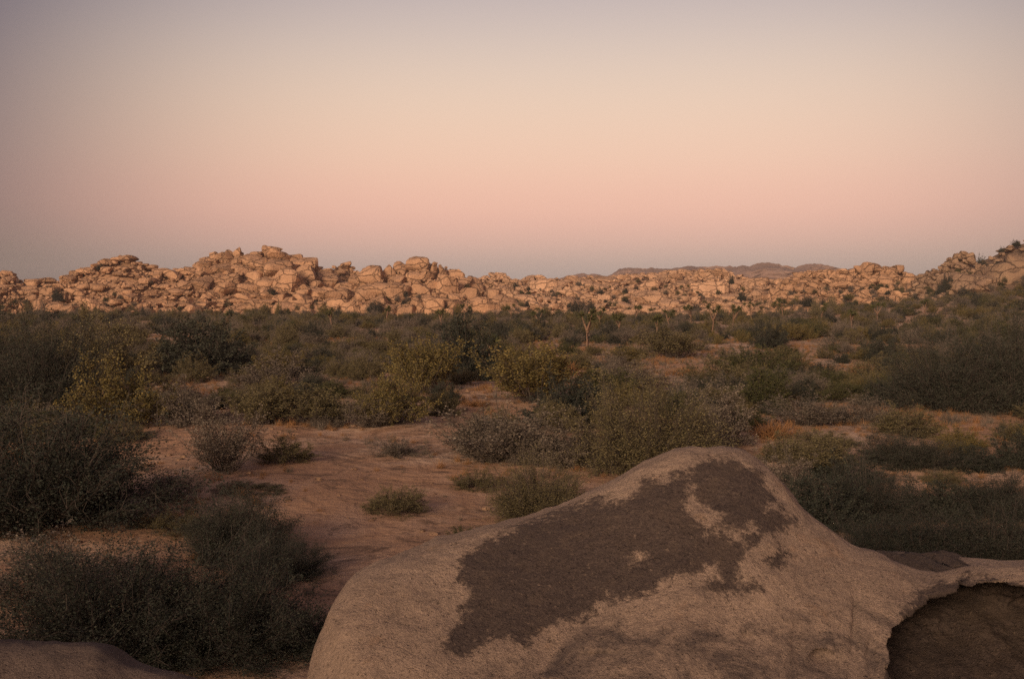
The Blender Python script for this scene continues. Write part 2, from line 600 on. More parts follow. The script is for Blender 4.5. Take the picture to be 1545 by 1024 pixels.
    def point(self, px, py):
        """point of the hill's face seen at a picture point"""
        vs = np.linspace(0.0, 1.0, 60)
        pts = np.array([self.surf(np.array([px]), v)[0] for v in vs]) if False else self._col(px, vs)
        pys = 512 - FPX * ((pts[:, 1] * math.sin(PITCH) + (pts[:, 2] - EYE) * math.cos(PITCH)) /
                           (pts[:, 1] * math.cos(PITCH) - (pts[:, 2] - EYE) * math.sin(PITCH)))
        k = int(np.argmin(np.abs(pys - py)))
        return pts[k]

    def _col(self, px, vs):
        c = at(np.array(px, float), self.sky(px), self.Dc)
        x = float(ray(px, 455.0)[0])
        zb = float(zt(np.array(x * self.Db), np.array(self.Db))) - self.base_off
        y = self.Db + (self.Dc - self.Db) * vs
        z = zb + (c[2] - zb) * vs ** self.gprof
        return np.stack([x * y, y, z], -1)


# ------------------------------------------------------------------ the rock ridges
R_low = Ridge('rock_ridge', [(-420, 415), (-300, 398), (-160, 406), (-60, 414), (0, 410), (10, 408), (22, 411), (30, 420), (60, 421), (92, 420), (108, 411),
              (125, 404), (140, 399), (165, 391), (183, 384), (200, 388), (218, 396), (240, 404), (262, 405), (285, 405), (310, 412), (345, 440)],
              284, 312, M_ridge, 'long low ridge of stacked warm granite blocks rising to one blunt pyramid', 'rock ridge',
              295, 1500, 40, 7.0, 0.46, tilt=0.06, bed=9.0, gap=0.62, big=[(300, 430, 42, 26), (262, 417, 26, 17), (240, 416, 18, 16), (60, 462, 26, 24), (45, 455, 20, 26)], gprof=0.8)
R_crag = Ridge('rock_ridge', [(262, 432), (285, 405), (296, 398), (312, 390), (318, 382), (328, 381), (333, 387), (345, 380), (352, 385), (360, 375), (366, 382), (376, 386),
               (390, 380), (400, 371), (412, 372), (425, 376), (440, 386), (458, 386), (464, 396), (475, 402), (490, 409), (515, 425), (545, 448)],
               290, 325, M_ridge, 'tallest crag of piled granite blocks with a knobbly broken top', 'rock ridge',
               270, 1200, 54, 7.0, 0.6, power=2.3, tilt=0.09, bed=0.0, gap=0.62,
               big=[(430, 430, 58, 46), (322, 388, 13, 15), (345, 386, 14, 17), (361, 382, 13, 18), (403, 378, 15, 15), (440, 392, 26, 18), (475, 442, 30, 24), (405, 445, 30, 20),
                    (352, 425, 34, 26), (385, 420, 24, 26), (320, 425, 26, 22)], gprof=0.8)
R_cone = Ridge('rock_ridge', [(470, 425), (485, 411), (500, 404), (512, 396), (519, 394), (527, 399), (540, 409), (552, 415), (575, 425), (600, 440)],
               318, 345, M_ridge, 'small pointed granite peak between the tall crag and the broad dome', 'rock peak',
               70, 300, 16, 5.5, 0.7, gprof=0.85)
R_dome = Ridge('rock_ridge', [(505, 448), (535, 425), (555, 414), (565, 405), (580, 404), (600, 396), (615, 396), (630, 391), (648, 392), (660, 397), (672, 400), (690, 410),
               (705, 418), (720, 424), (745, 440), (770, 456)],
               286, 322, M_ridge, 'broad rounded granite dome split by upright cracks', 'rock dome',
               240, 1100, 46, 6.5, 0.9, power=2.2, gap=0.62,
               big=[(632, 402, 34, 32), (585, 413, 24, 24), (605, 408, 20, 26), (630, 438, 30, 30), (650, 432, 22, 24), (655, 408, 14, 24), (668, 412, 12, 22), (645, 440, 18, 18)], gprof=0.75)
R_knoll = Ridge('rock_ridge', [(690, 432), (705, 420), (722, 420), (738, 414), (748, 410), (760, 414), (772, 421), (790, 430), (830, 448)],
                335, 365, M_pale, 'pale granite knoll in the gap beside the broad dome', 'rock knoll',
                110, 500, 20, 5.0, 0.75, gprof=0.85)
R_slope = Ridge('rocky_slope', [(740, 440), (765, 424), (790, 419), (812, 416), (820, 419), (845, 420), (870, 417), (900, 415), (915, 417), (930, 414), (960, 412), (985, 412), (1010, 409), (1050, 406),
                (1085, 407), (1100, 411), (1130, 419), (1160, 424), (1185, 418), (1210, 412), (1240, 416), (1270, 428)],
                268, 400, M_pale, 'wide pale slope of granite rubble and slabs filling the middle gap', 'rocky slope',
                300, 2000, 46, 6.0, 0.5, power=2.4, gprof=0.92, smallw=(2.0, 4.5),
                big=[(1065, 440, 62, 30), (980, 452, 50, 24), (880, 470, 34, 13), (810, 465, 32, 14), (1030, 430, 28, 18), (1100, 450, 30, 16), (1085, 462, 28, 12)], tail=60)
R_east = Ridge('rock_ridge', [(1165, 440), (1190, 420), (1210, 411), (1235, 407), (1262, 409), (1275, 405), (1292, 406), (1301, 399), (1312, 397), (1322, 399), (1330, 404), (1345, 401), (1355, 401),
               (1363, 408), (1372, 414), (1395, 418), (1430, 425), (1460, 440)],
               262, 290, M_ridge, 'granite outcrop with a square block on its skyline', 'rock outcrop',
               210, 650, 28, 6.0, 0.75, big=[(1310, 407, 18, 24), (1340, 409, 22, 18), (1356, 408, 14, 16), (1285, 411, 16, 14), (1300, 435, 30, 12)], gprof=0.8)
R_knob = Ridge('rock_ridge', [(1375, 424), (1395, 412), (1415, 404), (1424, 396), (1432, 388), (1445, 381), (1455, 379), (1463, 385), (1470, 394), (1490, 402), (1520, 420)],
               256, 275, M_brown, 'brown granite knob standing before the scrubby hillside', 'rock knob',
               90, 350, 20, 5.5, 0.8, gprof=0.8)
R_hill = Ridge('hillside', [(1400, 432), (1440, 412), (1470, 397), (1490, 386), (1510, 376), (1530, 367), (1545, 362), (1580, 350), (1640, 332), (1720, 318), (1800, 325), (1900, 350), (2020, 390)],
               235, 300, M_brown, 'brown hillside with scrub and bare pale slabs climbing out of view', 'hillside',
               150, 700, 20, 5.0, 0.45, gprof=0.9, big=[(1475, 430, 84, 40), (1520, 418, 76, 38), (1545, 400, 50, 26), (1590, 420, 80, 40)])


# ------------------------------------------------------------------ mesas far behind
def mesa(name, pts, D, label):
    sp = np.array(pts, float)
    us = np.linspace(sp[0, 0], sp[-1, 0], int((sp[-1, 0] - sp[0, 0]) / 1.6))
    top = np.interp(us, sp[:, 0], sp[:, 1]) + fbm(np.stack([us * 0.16, us * 0, us * 0], -1), 3, 8) * 1.1
    c = at(us, top, np.full_like(us, D))
    rows = []
    for v in np.linspace(0, 1, 30):
        q = c.copy()
        q[:, 1] = D - (1 - v) * 0.16 * D
        q[:, 0] = c[:, 0] * q[:, 1] / D
        q[:, 2] = -3 + (c[:, 2] + 3) * v ** 0.8
        rows.append(q)
    for s in np.linspace(0, 1, 8)[1:]:
        q = c.copy(); q[:, 1] += 0.2 * D * s; q[:, 2] = c[:, 2] * (1 - s) - 3 * s
        rows.append(q)
    G = np.stack(rows, 1)
    prof = np.concatenate([np.sin(np.linspace(0, math.pi, 30)) ** 0.5, np.zeros(7)])
    G[..., 1] += fbm(G * 0.02, 5, 21) * 35 * prof
    G[..., 2] += fbm(G * 0.03 + 9, 4, 25) * 3.0 * prof
    o = obj(name, mesh_from(name, G.reshape(-1, 3), grid_faces(len(us), G.shape[1]), M_mesa), kind='structure')
    o['label'] = label; o['category'] = 'mesa'


mesa('mesa', [(820, 424), (850, 418), (860, 415), (880, 413), (900, 413), (912, 417), (940, 424)], 1300, 'short purple-brown mesa just behind the pale slope')
mesa('mesa', [(900, 424), (925, 413), (935, 405), (955, 404), (985, 405), (1000, 406), (1040, 402), (1090, 402), (1130, 401), (1150, 396), (1160, 396), (1185, 401), (1200, 403),
              (1222, 398), (1240, 399), (1262, 404), (1290, 412), (1340, 420), (1420, 424), (1600, 422), (1800, 418)], 1500, 'long flat-topped purple-brown mesa on the horizon')

# ------------------------------------------------------------------ unseen rock bank added behind the camera to shade the near ground
xs = np.linspace(-46, 34, 200)
ts = np.linspace(0, 1, 44)
cx_ = -9.0 + 1.2 * vnoise(np.stack([xs * 0.13, xs * 0, xs * 0], -1), 61)
ht_ = (6.1 + 0.9 * vnoise(np.stack([xs * 0.21, xs * 0, xs * 0 + 4], -1), 63)) * smooth((xs + 46) / 10) * smooth((34 - xs) / 12)
G = np.stack([np.stack([xs, cx_ + 5.0 * (t - 0.5) * 2 * (1 - 0.35 * math.sin(math.pi * t)), -0.3 + ht_ * math.sin(math.pi * t) ** 0.6], -1) for t in ts], 1)
G = G + 0.35 * np.stack([fbm(G * 0.5 + 7, 4, 65), fbm(G * 0.5 + 19, 4, 66), 0.5 * fbm(G * 0.5 + 31, 4, 67)], -1)
obj('unseen_shade_rock', mesh_from('unseen_shade_rock', G.reshape(-1, 3), grid_faces(len(xs), len(ts)), M_pale), kind='structure')

# ================================================================== near boulders
def poly_sd(P, poly):
    """signed distance (positive inside) of points (n,2) to a polygon"""
    poly = np.asarray(poly, float)
    d = np.full(len(P), 1e9)
    inside = np.zeros(len(P), bool)
    for i in range(len(poly)):
        a, b = poly[i], poly[(i + 1) % len(poly)]
        e = b - a
        w = P - a
        t = np.clip((w @ e) / (e @ e + 1e-9), 0, 1)
        d = np.minimum(d, np.hypot(*(w - t[:, None] * e).T))
        c = ((a[1] > P[:, 1]) != (b[1] > P[:, 1]))
        with np.errstate(divide='ignore', invalid='ignore'):
            xi = (b[0] - a[0]) * (P[:, 1] - a[1]) / (b[1] - a[1] + 1e-12) + a[0]
        inside ^= c & (P[:, 0] < xi)
    return np.where(inside, d, -d)


def spline(pts, n):
    """Catmull-Rom through points (m,k), resampled by length"""
    p = np.asarray(pts, float)
    q = np.vstack([2 * p[0] - p[1], p, 2 * p[-1] - p[-2]])
    outp = []
    for i in range(1, len(q) - 2):
        t = np.linspace(0, 1, 24, endpoint=False)[:, None]
        a, b, c, d = q[i - 1], q[i], q[i + 1], q[i + 2]
        outp.append(0.5 * (2 * b + (c - a) * t + (2 * a - 5 * b + 4 * c - d) * t ** 2 + (3 * b - a - 3 * c + d) * t ** 3))
    outp = np.vstack(outp + [p[-1:]])
    s = np.concatenate([[0], np.cumsum(np.hypot(*np.diff(outp[:, :2], axis=0).T))])
    t = np.linspace(0, s[-1], n)
    return np.stack([np.interp(t, s, outp[:, k]) for k in range(outp.shape[1])], -1)


def boulder(name, sil, foot, nS, nT, mat, amp, back, seed, lichen=None, holes=None, stain_shade_zone=None, rnd=0.4, dents=(), recess=None):  # lichen: outlines of lichen and of the painted hollow shade
    """sil: (px, py, depth) along the crest; foot: (px, py, depth) of the front foot line, same order; built in metres"""
    S = spline(sil, nS)
    Ft = spline(foot, nS)
    T = np.linspace(0, 1, nT) ** 1.25
    rows, uv = [], []
    for t in T:
        h = rnd * math.sqrt(1 - (1 - t) ** 2) + (1 - rnd) * t
        im = S[:, :2] + (Ft[:, :2] - S[:, :2]) * t
        D = S[:, 2] + (Ft[:, 2] - S[:, 2]) * h
        uv.append(im)
        rows.append(at(im[:, 0], im[:, 1], D))
    G = np.stack(rows, 1)
    UV = np.stack(uv, 1)
    for (cx, cy, rx, ry, dep) in dents:
        w = np.exp(-((UV[..., 0] - cx) / rx) ** 2 - ((UV[..., 1] - cy) / ry) ** 2)
        G[..., 1] += dep * w
    if recess is not None:                      # a hollow under the ledge
        jag = fbm(np.stack([UV[..., 0] / 26, UV[..., 1] / 26, UV[..., 0] * 0], -1), 4, 91) * 8 + fbm(np.stack([UV[..., 0] / 75, UV[..., 1] / 75, UV[..., 0] * 0], -1), 2, 95) * 13
        rs = poly_sd(UV.reshape(-1, 2), recess).reshape(UV.shape[:2]) + jag
        G[..., 1] += (0.80 + 0.22 * fbm(G * 3.2, 4, 97)) * smooth(rs / 30.0) + 0.35 * smooth(rs / 150.0)
    # skirt under the front, to the ground
    last = G[:, -1]
    sk = []
    for s in (0.35, 0.7, 1.0):
        q = last.copy(); q[:, 2] = last[:, 2] + (-0.4 - last[:, 2]) * s; q[:, 1] += 0.25 * math.sin(s * 3)
        sk.append(q)
    cr_ = G[:, 0]
    cen = cr_.mean(0)
    bk = []
    for tau in np.linspace(0, 1, 26)[1:]:
        q = cr_.copy()
        dy = back * tau ** 0.7
        q[:, 1] += dy
        q[:, 0] += (cr_[:, 0] - cen[0]) * 0.12 * tau
        q[:, 2] = cr_[:, 2] - (cr_[:, 2] + 0.5) * tau ** 1.7
        bk.append(q)
    nb = len(bk)
    full = np.concatenate([np.stack(bk[::-1], 1), G, np.stack(sk, 1)], 1)
    # relief
    du = np.gradient(full, axis=0); dv = np.gradient(full, axis=1)
    n = np.cross(dv, du); n /= np.linalg.norm(n, axis=-1, keepdims=True) + 1e-9
    d = amp * (fbm(full * 1.5, 3, seed) * 1.0 + fbm(full * 6.0, 3, seed + 40) * 0.30 + fbm(full * 22.0, 3, seed + 80) * 0.16)
    full = full + n * d[..., None]
    nv = full.shape[1]
    F = grid_faces(nS, nv)
    me = mesh_from(name, full.reshape(-1, 3), F, mat)
    lv = np.full((nS, nv), -1.0)
    stv = np.zeros((nS, nv))
    P = UV.reshape(-1, 2)
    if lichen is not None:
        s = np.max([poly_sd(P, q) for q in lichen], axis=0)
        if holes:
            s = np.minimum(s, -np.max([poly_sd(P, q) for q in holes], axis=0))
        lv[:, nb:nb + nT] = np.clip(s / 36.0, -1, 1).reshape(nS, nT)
    if stain_shade_zone is not None:
        stv[:, nb:nb + nT] = smooth(poly_sd(P, stain_shade_zone) / 60.0).reshape(nS, nT)
    a = me.attributes.new('lichen', 'FLOAT', 'POINT'); a.data.foreach_set('value', lv.ravel().astype(np.float32))  # lichen patches, plus the shade painted into the hollow
    a = me.attributes.new('stain_shade', 'FLOAT', 'POINT'); a.data.foreach_set('value', stv.ravel().astype(np.float32))
    return obj(name, me)


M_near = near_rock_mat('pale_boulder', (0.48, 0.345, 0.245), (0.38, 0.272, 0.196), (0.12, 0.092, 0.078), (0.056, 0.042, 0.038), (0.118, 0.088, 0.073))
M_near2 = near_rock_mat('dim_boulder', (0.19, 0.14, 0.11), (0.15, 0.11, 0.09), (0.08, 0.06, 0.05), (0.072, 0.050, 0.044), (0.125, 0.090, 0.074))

LICHEN_AND_SHADE = [[(1338, 1030), (1346, 968), (1364, 928), (1384, 902), (1394, 886), (1414, 880), (1436, 878), (1448, 868), (1458, 865), (1468, 877), (1500, 879), (1545, 876), (1640, 880), (1790, 905), (1880, 985), (1900, 1250), (1330, 1250)],  # this first outline paints the hollow's shade in lichen colour; the others are lichen
          [(668, 986), (684, 945), (712, 905), (704, 890), (686, 880), (690, 852), (712, 832), (738, 814), (772, 798), (795, 786), (830, 775), (868, 762), (905, 753),
           (938, 757), (958, 747), (968, 730), (987, 721), (1004, 731), (1022, 722), (1034, 716), (1050, 704), (1072, 697), (1096, 692), (1120, 700), (1143, 719),
           (1152, 735), (1164, 748), (1160, 770), (1180, 766), (1198, 790), (1180, 802), (1155, 806), (1146, 820), (1118, 832), (1112, 850), (1116, 868), (1146, 884),
           (1128, 894), (1098, 896), (1060, 886), (1074, 874), (1086, 868), (1082, 850), (1062, 846), (1048, 862), (1020, 862), (1000, 871), (992, 886), (968, 898), (930, 902),
           (905, 910), (892, 932), (850, 936), (820, 950), (800, 962), (788, 982), (768, 968), (735, 972), (704, 988)],
          [(1148, 850), (1165, 838), (1178, 824), (1192, 834), (1184, 856), (1164, 862)]]
HOLES = [[(1033, 738), (1052, 738), (1062, 762), (1086, 782), (1080, 806), (1064, 804), (1048, 788), (1036, 766)],
         [(1091, 796), (1106, 793), (1122, 796), (1137, 793), (1141, 804), (1124, 818), (1108, 818)],
         [(950, 832), (960, 824), (972, 832), (968, 842), (954, 842)],
         [(1060, 852), (1072, 848), (1080, 858), (1074, 870), (1058, 866)]]
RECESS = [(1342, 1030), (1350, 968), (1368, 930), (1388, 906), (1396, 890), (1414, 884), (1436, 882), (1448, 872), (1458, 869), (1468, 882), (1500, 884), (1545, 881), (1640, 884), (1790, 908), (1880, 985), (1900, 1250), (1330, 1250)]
STAIN_AND_SHADE = [(600, 1250), (700, 1000), (850, 930), (1000, 880), (1180, 900), (1340, 880), (1560, 870), (1700, 1250)]  # mottled stains, deepened to paint the lower face as shaded
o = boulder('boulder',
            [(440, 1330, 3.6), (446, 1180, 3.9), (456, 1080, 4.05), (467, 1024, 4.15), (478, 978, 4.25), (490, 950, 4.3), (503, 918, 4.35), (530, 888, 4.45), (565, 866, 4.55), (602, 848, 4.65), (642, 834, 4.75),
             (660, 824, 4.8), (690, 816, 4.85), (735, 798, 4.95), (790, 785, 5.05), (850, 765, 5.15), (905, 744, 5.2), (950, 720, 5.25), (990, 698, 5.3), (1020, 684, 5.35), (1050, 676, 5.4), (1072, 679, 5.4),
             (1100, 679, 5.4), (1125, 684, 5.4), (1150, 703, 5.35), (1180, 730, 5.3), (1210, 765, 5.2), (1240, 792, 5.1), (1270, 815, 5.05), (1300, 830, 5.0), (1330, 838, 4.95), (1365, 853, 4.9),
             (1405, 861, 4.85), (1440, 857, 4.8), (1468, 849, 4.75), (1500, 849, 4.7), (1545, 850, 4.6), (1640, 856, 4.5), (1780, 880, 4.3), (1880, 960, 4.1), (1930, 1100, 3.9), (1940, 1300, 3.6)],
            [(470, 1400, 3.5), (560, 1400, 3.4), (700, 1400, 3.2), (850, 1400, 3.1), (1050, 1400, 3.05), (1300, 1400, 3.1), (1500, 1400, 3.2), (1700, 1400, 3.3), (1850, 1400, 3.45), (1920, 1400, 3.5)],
            620, 260, M_near, 0.022, 1.8, 31, LICHEN_AND_SHADE, HOLES, STAIN_AND_SHADE, dents=[(650, 828, 30, 8, 0.05), (1170, 848, 35, 22, 0.03), (1292, 945, 7, 42, 0.05), (1246, 1000, 22, 15, 0.09), (1205, 975, 9, 30, 0.035), (1130, 962, 10, 9, 0.03), (1320, 985, 10, 35, 0.05), (905, 990, 30, 6, 0.025)], recess=RECESS)
o['label'] = 'huge pale whaleback boulder with big dark lichen patch on its face'; o['category'] = 'boulder'

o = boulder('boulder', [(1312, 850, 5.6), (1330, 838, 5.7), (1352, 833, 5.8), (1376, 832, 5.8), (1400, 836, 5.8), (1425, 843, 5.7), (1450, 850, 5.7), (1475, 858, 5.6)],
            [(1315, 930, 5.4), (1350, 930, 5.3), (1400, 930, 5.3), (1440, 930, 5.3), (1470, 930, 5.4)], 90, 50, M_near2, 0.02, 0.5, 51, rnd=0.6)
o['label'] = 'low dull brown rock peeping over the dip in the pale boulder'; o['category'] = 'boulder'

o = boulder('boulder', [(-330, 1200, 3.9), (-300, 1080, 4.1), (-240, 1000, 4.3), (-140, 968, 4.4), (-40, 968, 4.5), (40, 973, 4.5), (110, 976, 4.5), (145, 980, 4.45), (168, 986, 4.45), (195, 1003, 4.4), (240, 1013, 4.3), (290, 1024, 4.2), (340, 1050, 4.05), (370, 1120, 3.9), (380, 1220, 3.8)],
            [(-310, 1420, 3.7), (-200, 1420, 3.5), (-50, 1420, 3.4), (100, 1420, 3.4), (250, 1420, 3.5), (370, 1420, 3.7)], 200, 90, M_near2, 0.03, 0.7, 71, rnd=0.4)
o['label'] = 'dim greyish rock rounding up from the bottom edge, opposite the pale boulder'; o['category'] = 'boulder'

# ================================================================== shrubs
def tubes(paths, r0, r1):
    """3-sided tapering tubes along paths (list of (k,3) arrays, all the same k)"""
    P = np.stack(paths)                       # n,k,3
    n, k, _ = P.shape
    d = np.gradient(P, axis=1); d /= np.linalg.norm(d, axis=-1, keepdims=True) + 1e-9
    up = np.array([0.31, 0.17, 0.93])
    a = np.cross(d, up); a /= np.linalg.norm(a, axis=-1, keepdims=True) + 1e-9
    b = np.cross(d, a)
    r = np.linspace(1, 0.25, k)[None, :, None] * (np.broadcast_to(np.asarray(r0), (n,)) if np.ndim(r0) else np.full(n, r0))[:, None, None]
    ring = np.stack([P + r * (a * math.cos(t) + b * math.sin(t)) for t in (0, 2.094, 4.189)], 2)  # n,k,3,3
    V = ring.reshape(-1, 3)
    base = (np.arange(n) * k * 3)[:, None, None, None]
    kk = (np.arange(k - 1) * 3)[None, :, None, None]
    s = np.arange(3)[None, None, :, None]
    s2 = (np.arange(3) + 1) % 3
    s2 = s2[None, None, :, None]
    F = np.concatenate([base + kk + s, base + kk + s2, base + kk + 3 + s2, base + kk + 3 + s], -1).reshape(-1, 4)
    return V, F


def leaves(C, D, ln, wd, r, shape='leaf'):
    """one small quad per point C, roughly along D"""
    n = len(C)
    d = D + r.normal(size=(n, 3)) * 0.6
    d /= np.linalg.norm(d, axis=1, keepdims=True) + 1e-9
    s = np.cross(d, r.normal(size=(n, 3))); s /= np.linalg.norm(s, axis=1, keepdims=True) + 1e-9
    l = (ln * r.uniform(0.6, 1.4, n))[:, None]; w = (wd * r.uniform(0.6, 1.3, n))[:, None]
    V = np.stack([C, C + d * l * 0.5 + s * w, C + d * l, C + d * l * 0.5 - s * w], 1).reshape(-1, 3)
    F = np.arange(n * 4).reshape(n, 4)
    return V, F


def make_shrub(seed, stems=70, subs=13, lv=18, form='dome', leaf=(0.020, 0.007), twig=0.0045, spread=1.0, rag=0.35, hollow=0.35):
    """unit shrub: about 1 across, 1 tall (scaled when placed); built as twigs from the root outwards with leaves along them"""
    r = np.random.default_rng(seed)
    st, sub, C, D = [], [], [], []
    lobes = r.normal(size=(6, 3)); lobes[:, 2] = np.abs(lobes[:, 2]); lobes /= np.linalg.norm(lobes, axis=1, keepdims=True)
    lsz = r.uniform(0.65, 1.12, 6)
    for i in range(stems):
        az = r.uniform(0, 2 * math.pi)
        if form == 'dome':
            el = math.asin(min(1, r.uniform(0.02, 1.0) ** 0.8))
        elif form == 'vase':
            el = math.radians(r.uniform(32, 88))
        elif form == 'mat':
            el = math.radians(abs(r.normal(0, 40)))
        else:
            el = math.radians(r.uniform(45, 90))
        d = np.array([math.cos(az) * math.cos(el), math.sin(az) * math.cos(el), math.sin(el)])
        j = int(np.argmax(lobes @ d))
        L_ = (1 - rag * r.random()) * lsz[j]
        root = np.array([math.cos(az), math.sin(az), 0]) * r.uniform(0, 0.10)
        tip = root + d * np.array([0.5, 0.5, 1.0]) * L_ * spread
        t = np.linspace(0, 1, 5)[:, None]
        bow = np.array([d[0], d[1], -0.6]) * r.uniform(0.0, 0.16)
        path = root + (tip - root) * t + bow * (t * (1 - t)) + r.normal(size=(5, 3)) * 0.012 * t
        st.append(path)
        for _ in range(subs):
            tt = r.uniform(hollow, 1.0)
            q = np.array([np.interp(tt, t[:, 0], path[:, a]) for a in range(3)])
            dd = d * r.uniform(0.5, 1.2) + r.normal(size=3) * 0.65
            dd[2] = dd[2] * 0.8 + 0.15
            dd /= np.linalg.norm(dd) + 1e-9
            ls = r.uniform(0.08, 0.24) * (1.15 - 0.45 * tt)
            q2 = q + dd * ls * np.array([0.62, 0.62, 1.0])
            if q2[2] < 0.01:
                q2[2] = 0.01
            qm = (q + q2) / 2 + r.normal(size=3) * 0.012
            sub.append(np.stack([q, qm, q2]))
            u = r.uniform(0.1, 1.08, lv)[:, None]
            C.append(q + (q2 - q) * u + r.normal(size=(lv, 3)) * 0.013)
            D.append(np.tile(dd, (lv, 1)))
    V1, F1 = tubes(st, twig, 0)
    V2, F2 = tubes(sub, twig * 0.45, 0)
    C = np.concatenate(C); D = np.concatenate(D)
    C[:, 2] = np.maximum(C[:, 2], 0.012)
    LV, LF = leaves(C, D, leaf[0], leaf[1], r)
    fx = 0.5 / np.quantile(np.hypot(LV[:, 0], LV[:, 1]), 0.94)
    k = np.array([fx, fx, 1.0 / np.quantile(LV[:, 2], 0.985)])
    return (np.concatenate([V1, V2]) * k, np.concatenate([F1, F2 + len(V1)])), (LV * k, LF)


def make_tuft(seed, blades=260):
    r = np.random.default_rng(seed)
    paths = []
    for _ in range(blades):
        az = r.uniform(0, 6.283); el = math.radians(r.uniform(35, 90)); l = r.uniform(0.45, 1.05)
        root = np.append(r.normal(size=2) * 0.13, 0)
        d = np.array([math.cos(az) * math.cos(el) * 0.6, math.sin(az) * math.cos(el) * 0.6, math.sin(el)])
        t = np.linspace(0, 1, 4)[:, None]
        paths.append(root + d * l * t + np.array([d[0], d[1], -0.25]) * (t ** 2) * 0.25)
    V, F = tubes(paths, 0.010, 0)
    return V, F


KINDS = {   # kind: list of (twigs, leaves) meshes
    'olive': [dict(seed=11), dict(seed=12, form='vase'), dict(seed=13, stems=84, rag=0.5)],
    'grey': [dict(seed=21, lv=13, leaf=(0.018, 0.0055), twig=0.0055, rag=0.5), dict(seed=22, lv=13, leaf=(0.018, 0.0055), twig=0.0055, rag=0.45),
             dict(seed=23, lv=11, form='vase', leaf=(0.020, 0.0055), rag=0.55)],
    'yellow': [dict(seed=31, rag=0.5), dict(seed=32, form='vase', rag=0.5)],
    'dark': [dict(seed=41, stems=90, subs=14, lv=20, leaf=(0.020, 0.008), hollow=0.2, rag=0.5), dict(seed=42, stems=80, subs=14, lv=20, leaf=(0.020, 0.008), hollow=0.2, rag=0.45)],
    'big': [dict(seed=43, stems=230, subs=16, lv=20, leaf=(0.0105, 0.0032), twig=0.0028, hollow=0.25, rag=0.5), dict(seed=44, stems=210, subs=17, lv=18, leaf=(0.0105, 0.0032), twig=0.0028, hollow=0.3, rag=0.55)],
    'bigolive': [dict(seed=45, stems=220, subs=16, lv=17, leaf=(0.0105, 0.0030), twig=0.0028, hollow=0.3, rag=0.55)],
    'green': [dict(seed=51, stems=76, lv=19), dict(seed=52, form='vase', stems=76, lv=18)],
    'mat': [dict(seed=61, form='mat', stems=90, lv=18, leaf=(0.018, 0.006))],
}
MESH = {}
for kind, vs in KINDS.items():
    MESH[kind] = []
    lm = LEAF[{'mat': 'olive', 'big': 'dark', 'bigolive': 'olive'}.get(kind, kind)]
    for kw in vs:
        (TV, TF), (LV, LF) = make_shrub(**kw)
        MESH[kind].append((mesh_from('twigs', TV, TF, M_stem), mesh_from('foliage', LV, LF, lm, False)))
MESH['rust'] = []
for s in (71, 72):
    V, F = make_tuft(s)
    MESH['rust'].append((None, mesh_from('blades', V, F, LEAF['rust'])))


def place_shrub(name, kind, x, y, z, w, h, label, category, group=None, depth=None, variant=None):
    e = bpy.data.objects.new(name, None)
    COL.objects.link(e)
    e.empty_display_size = 0.1
    e.location = (x, y, z - 0.03)
    e.rotation_euler = (0, 0, random.uniform(0, 6.28))
    s = w * random.uniform(0.97, 1.03)
    e.scale = (s, s if depth is None else depth, h)
    if depth is not None:
        e.rotation_euler = (0, 0, random.uniform(-0.3, 0.3))
    e['label'] = label; e['category'] = category
    if group:
        e['group'] = group
    tw, fo = MESH[kind][random.randrange(len(MESH[kind])) if variant is None else variant]
    if tw is not None:
        obj('twigs', tw, e)
        obj('foliage', fo, e)
    else:
        obj('blades', fo, e)
    return e


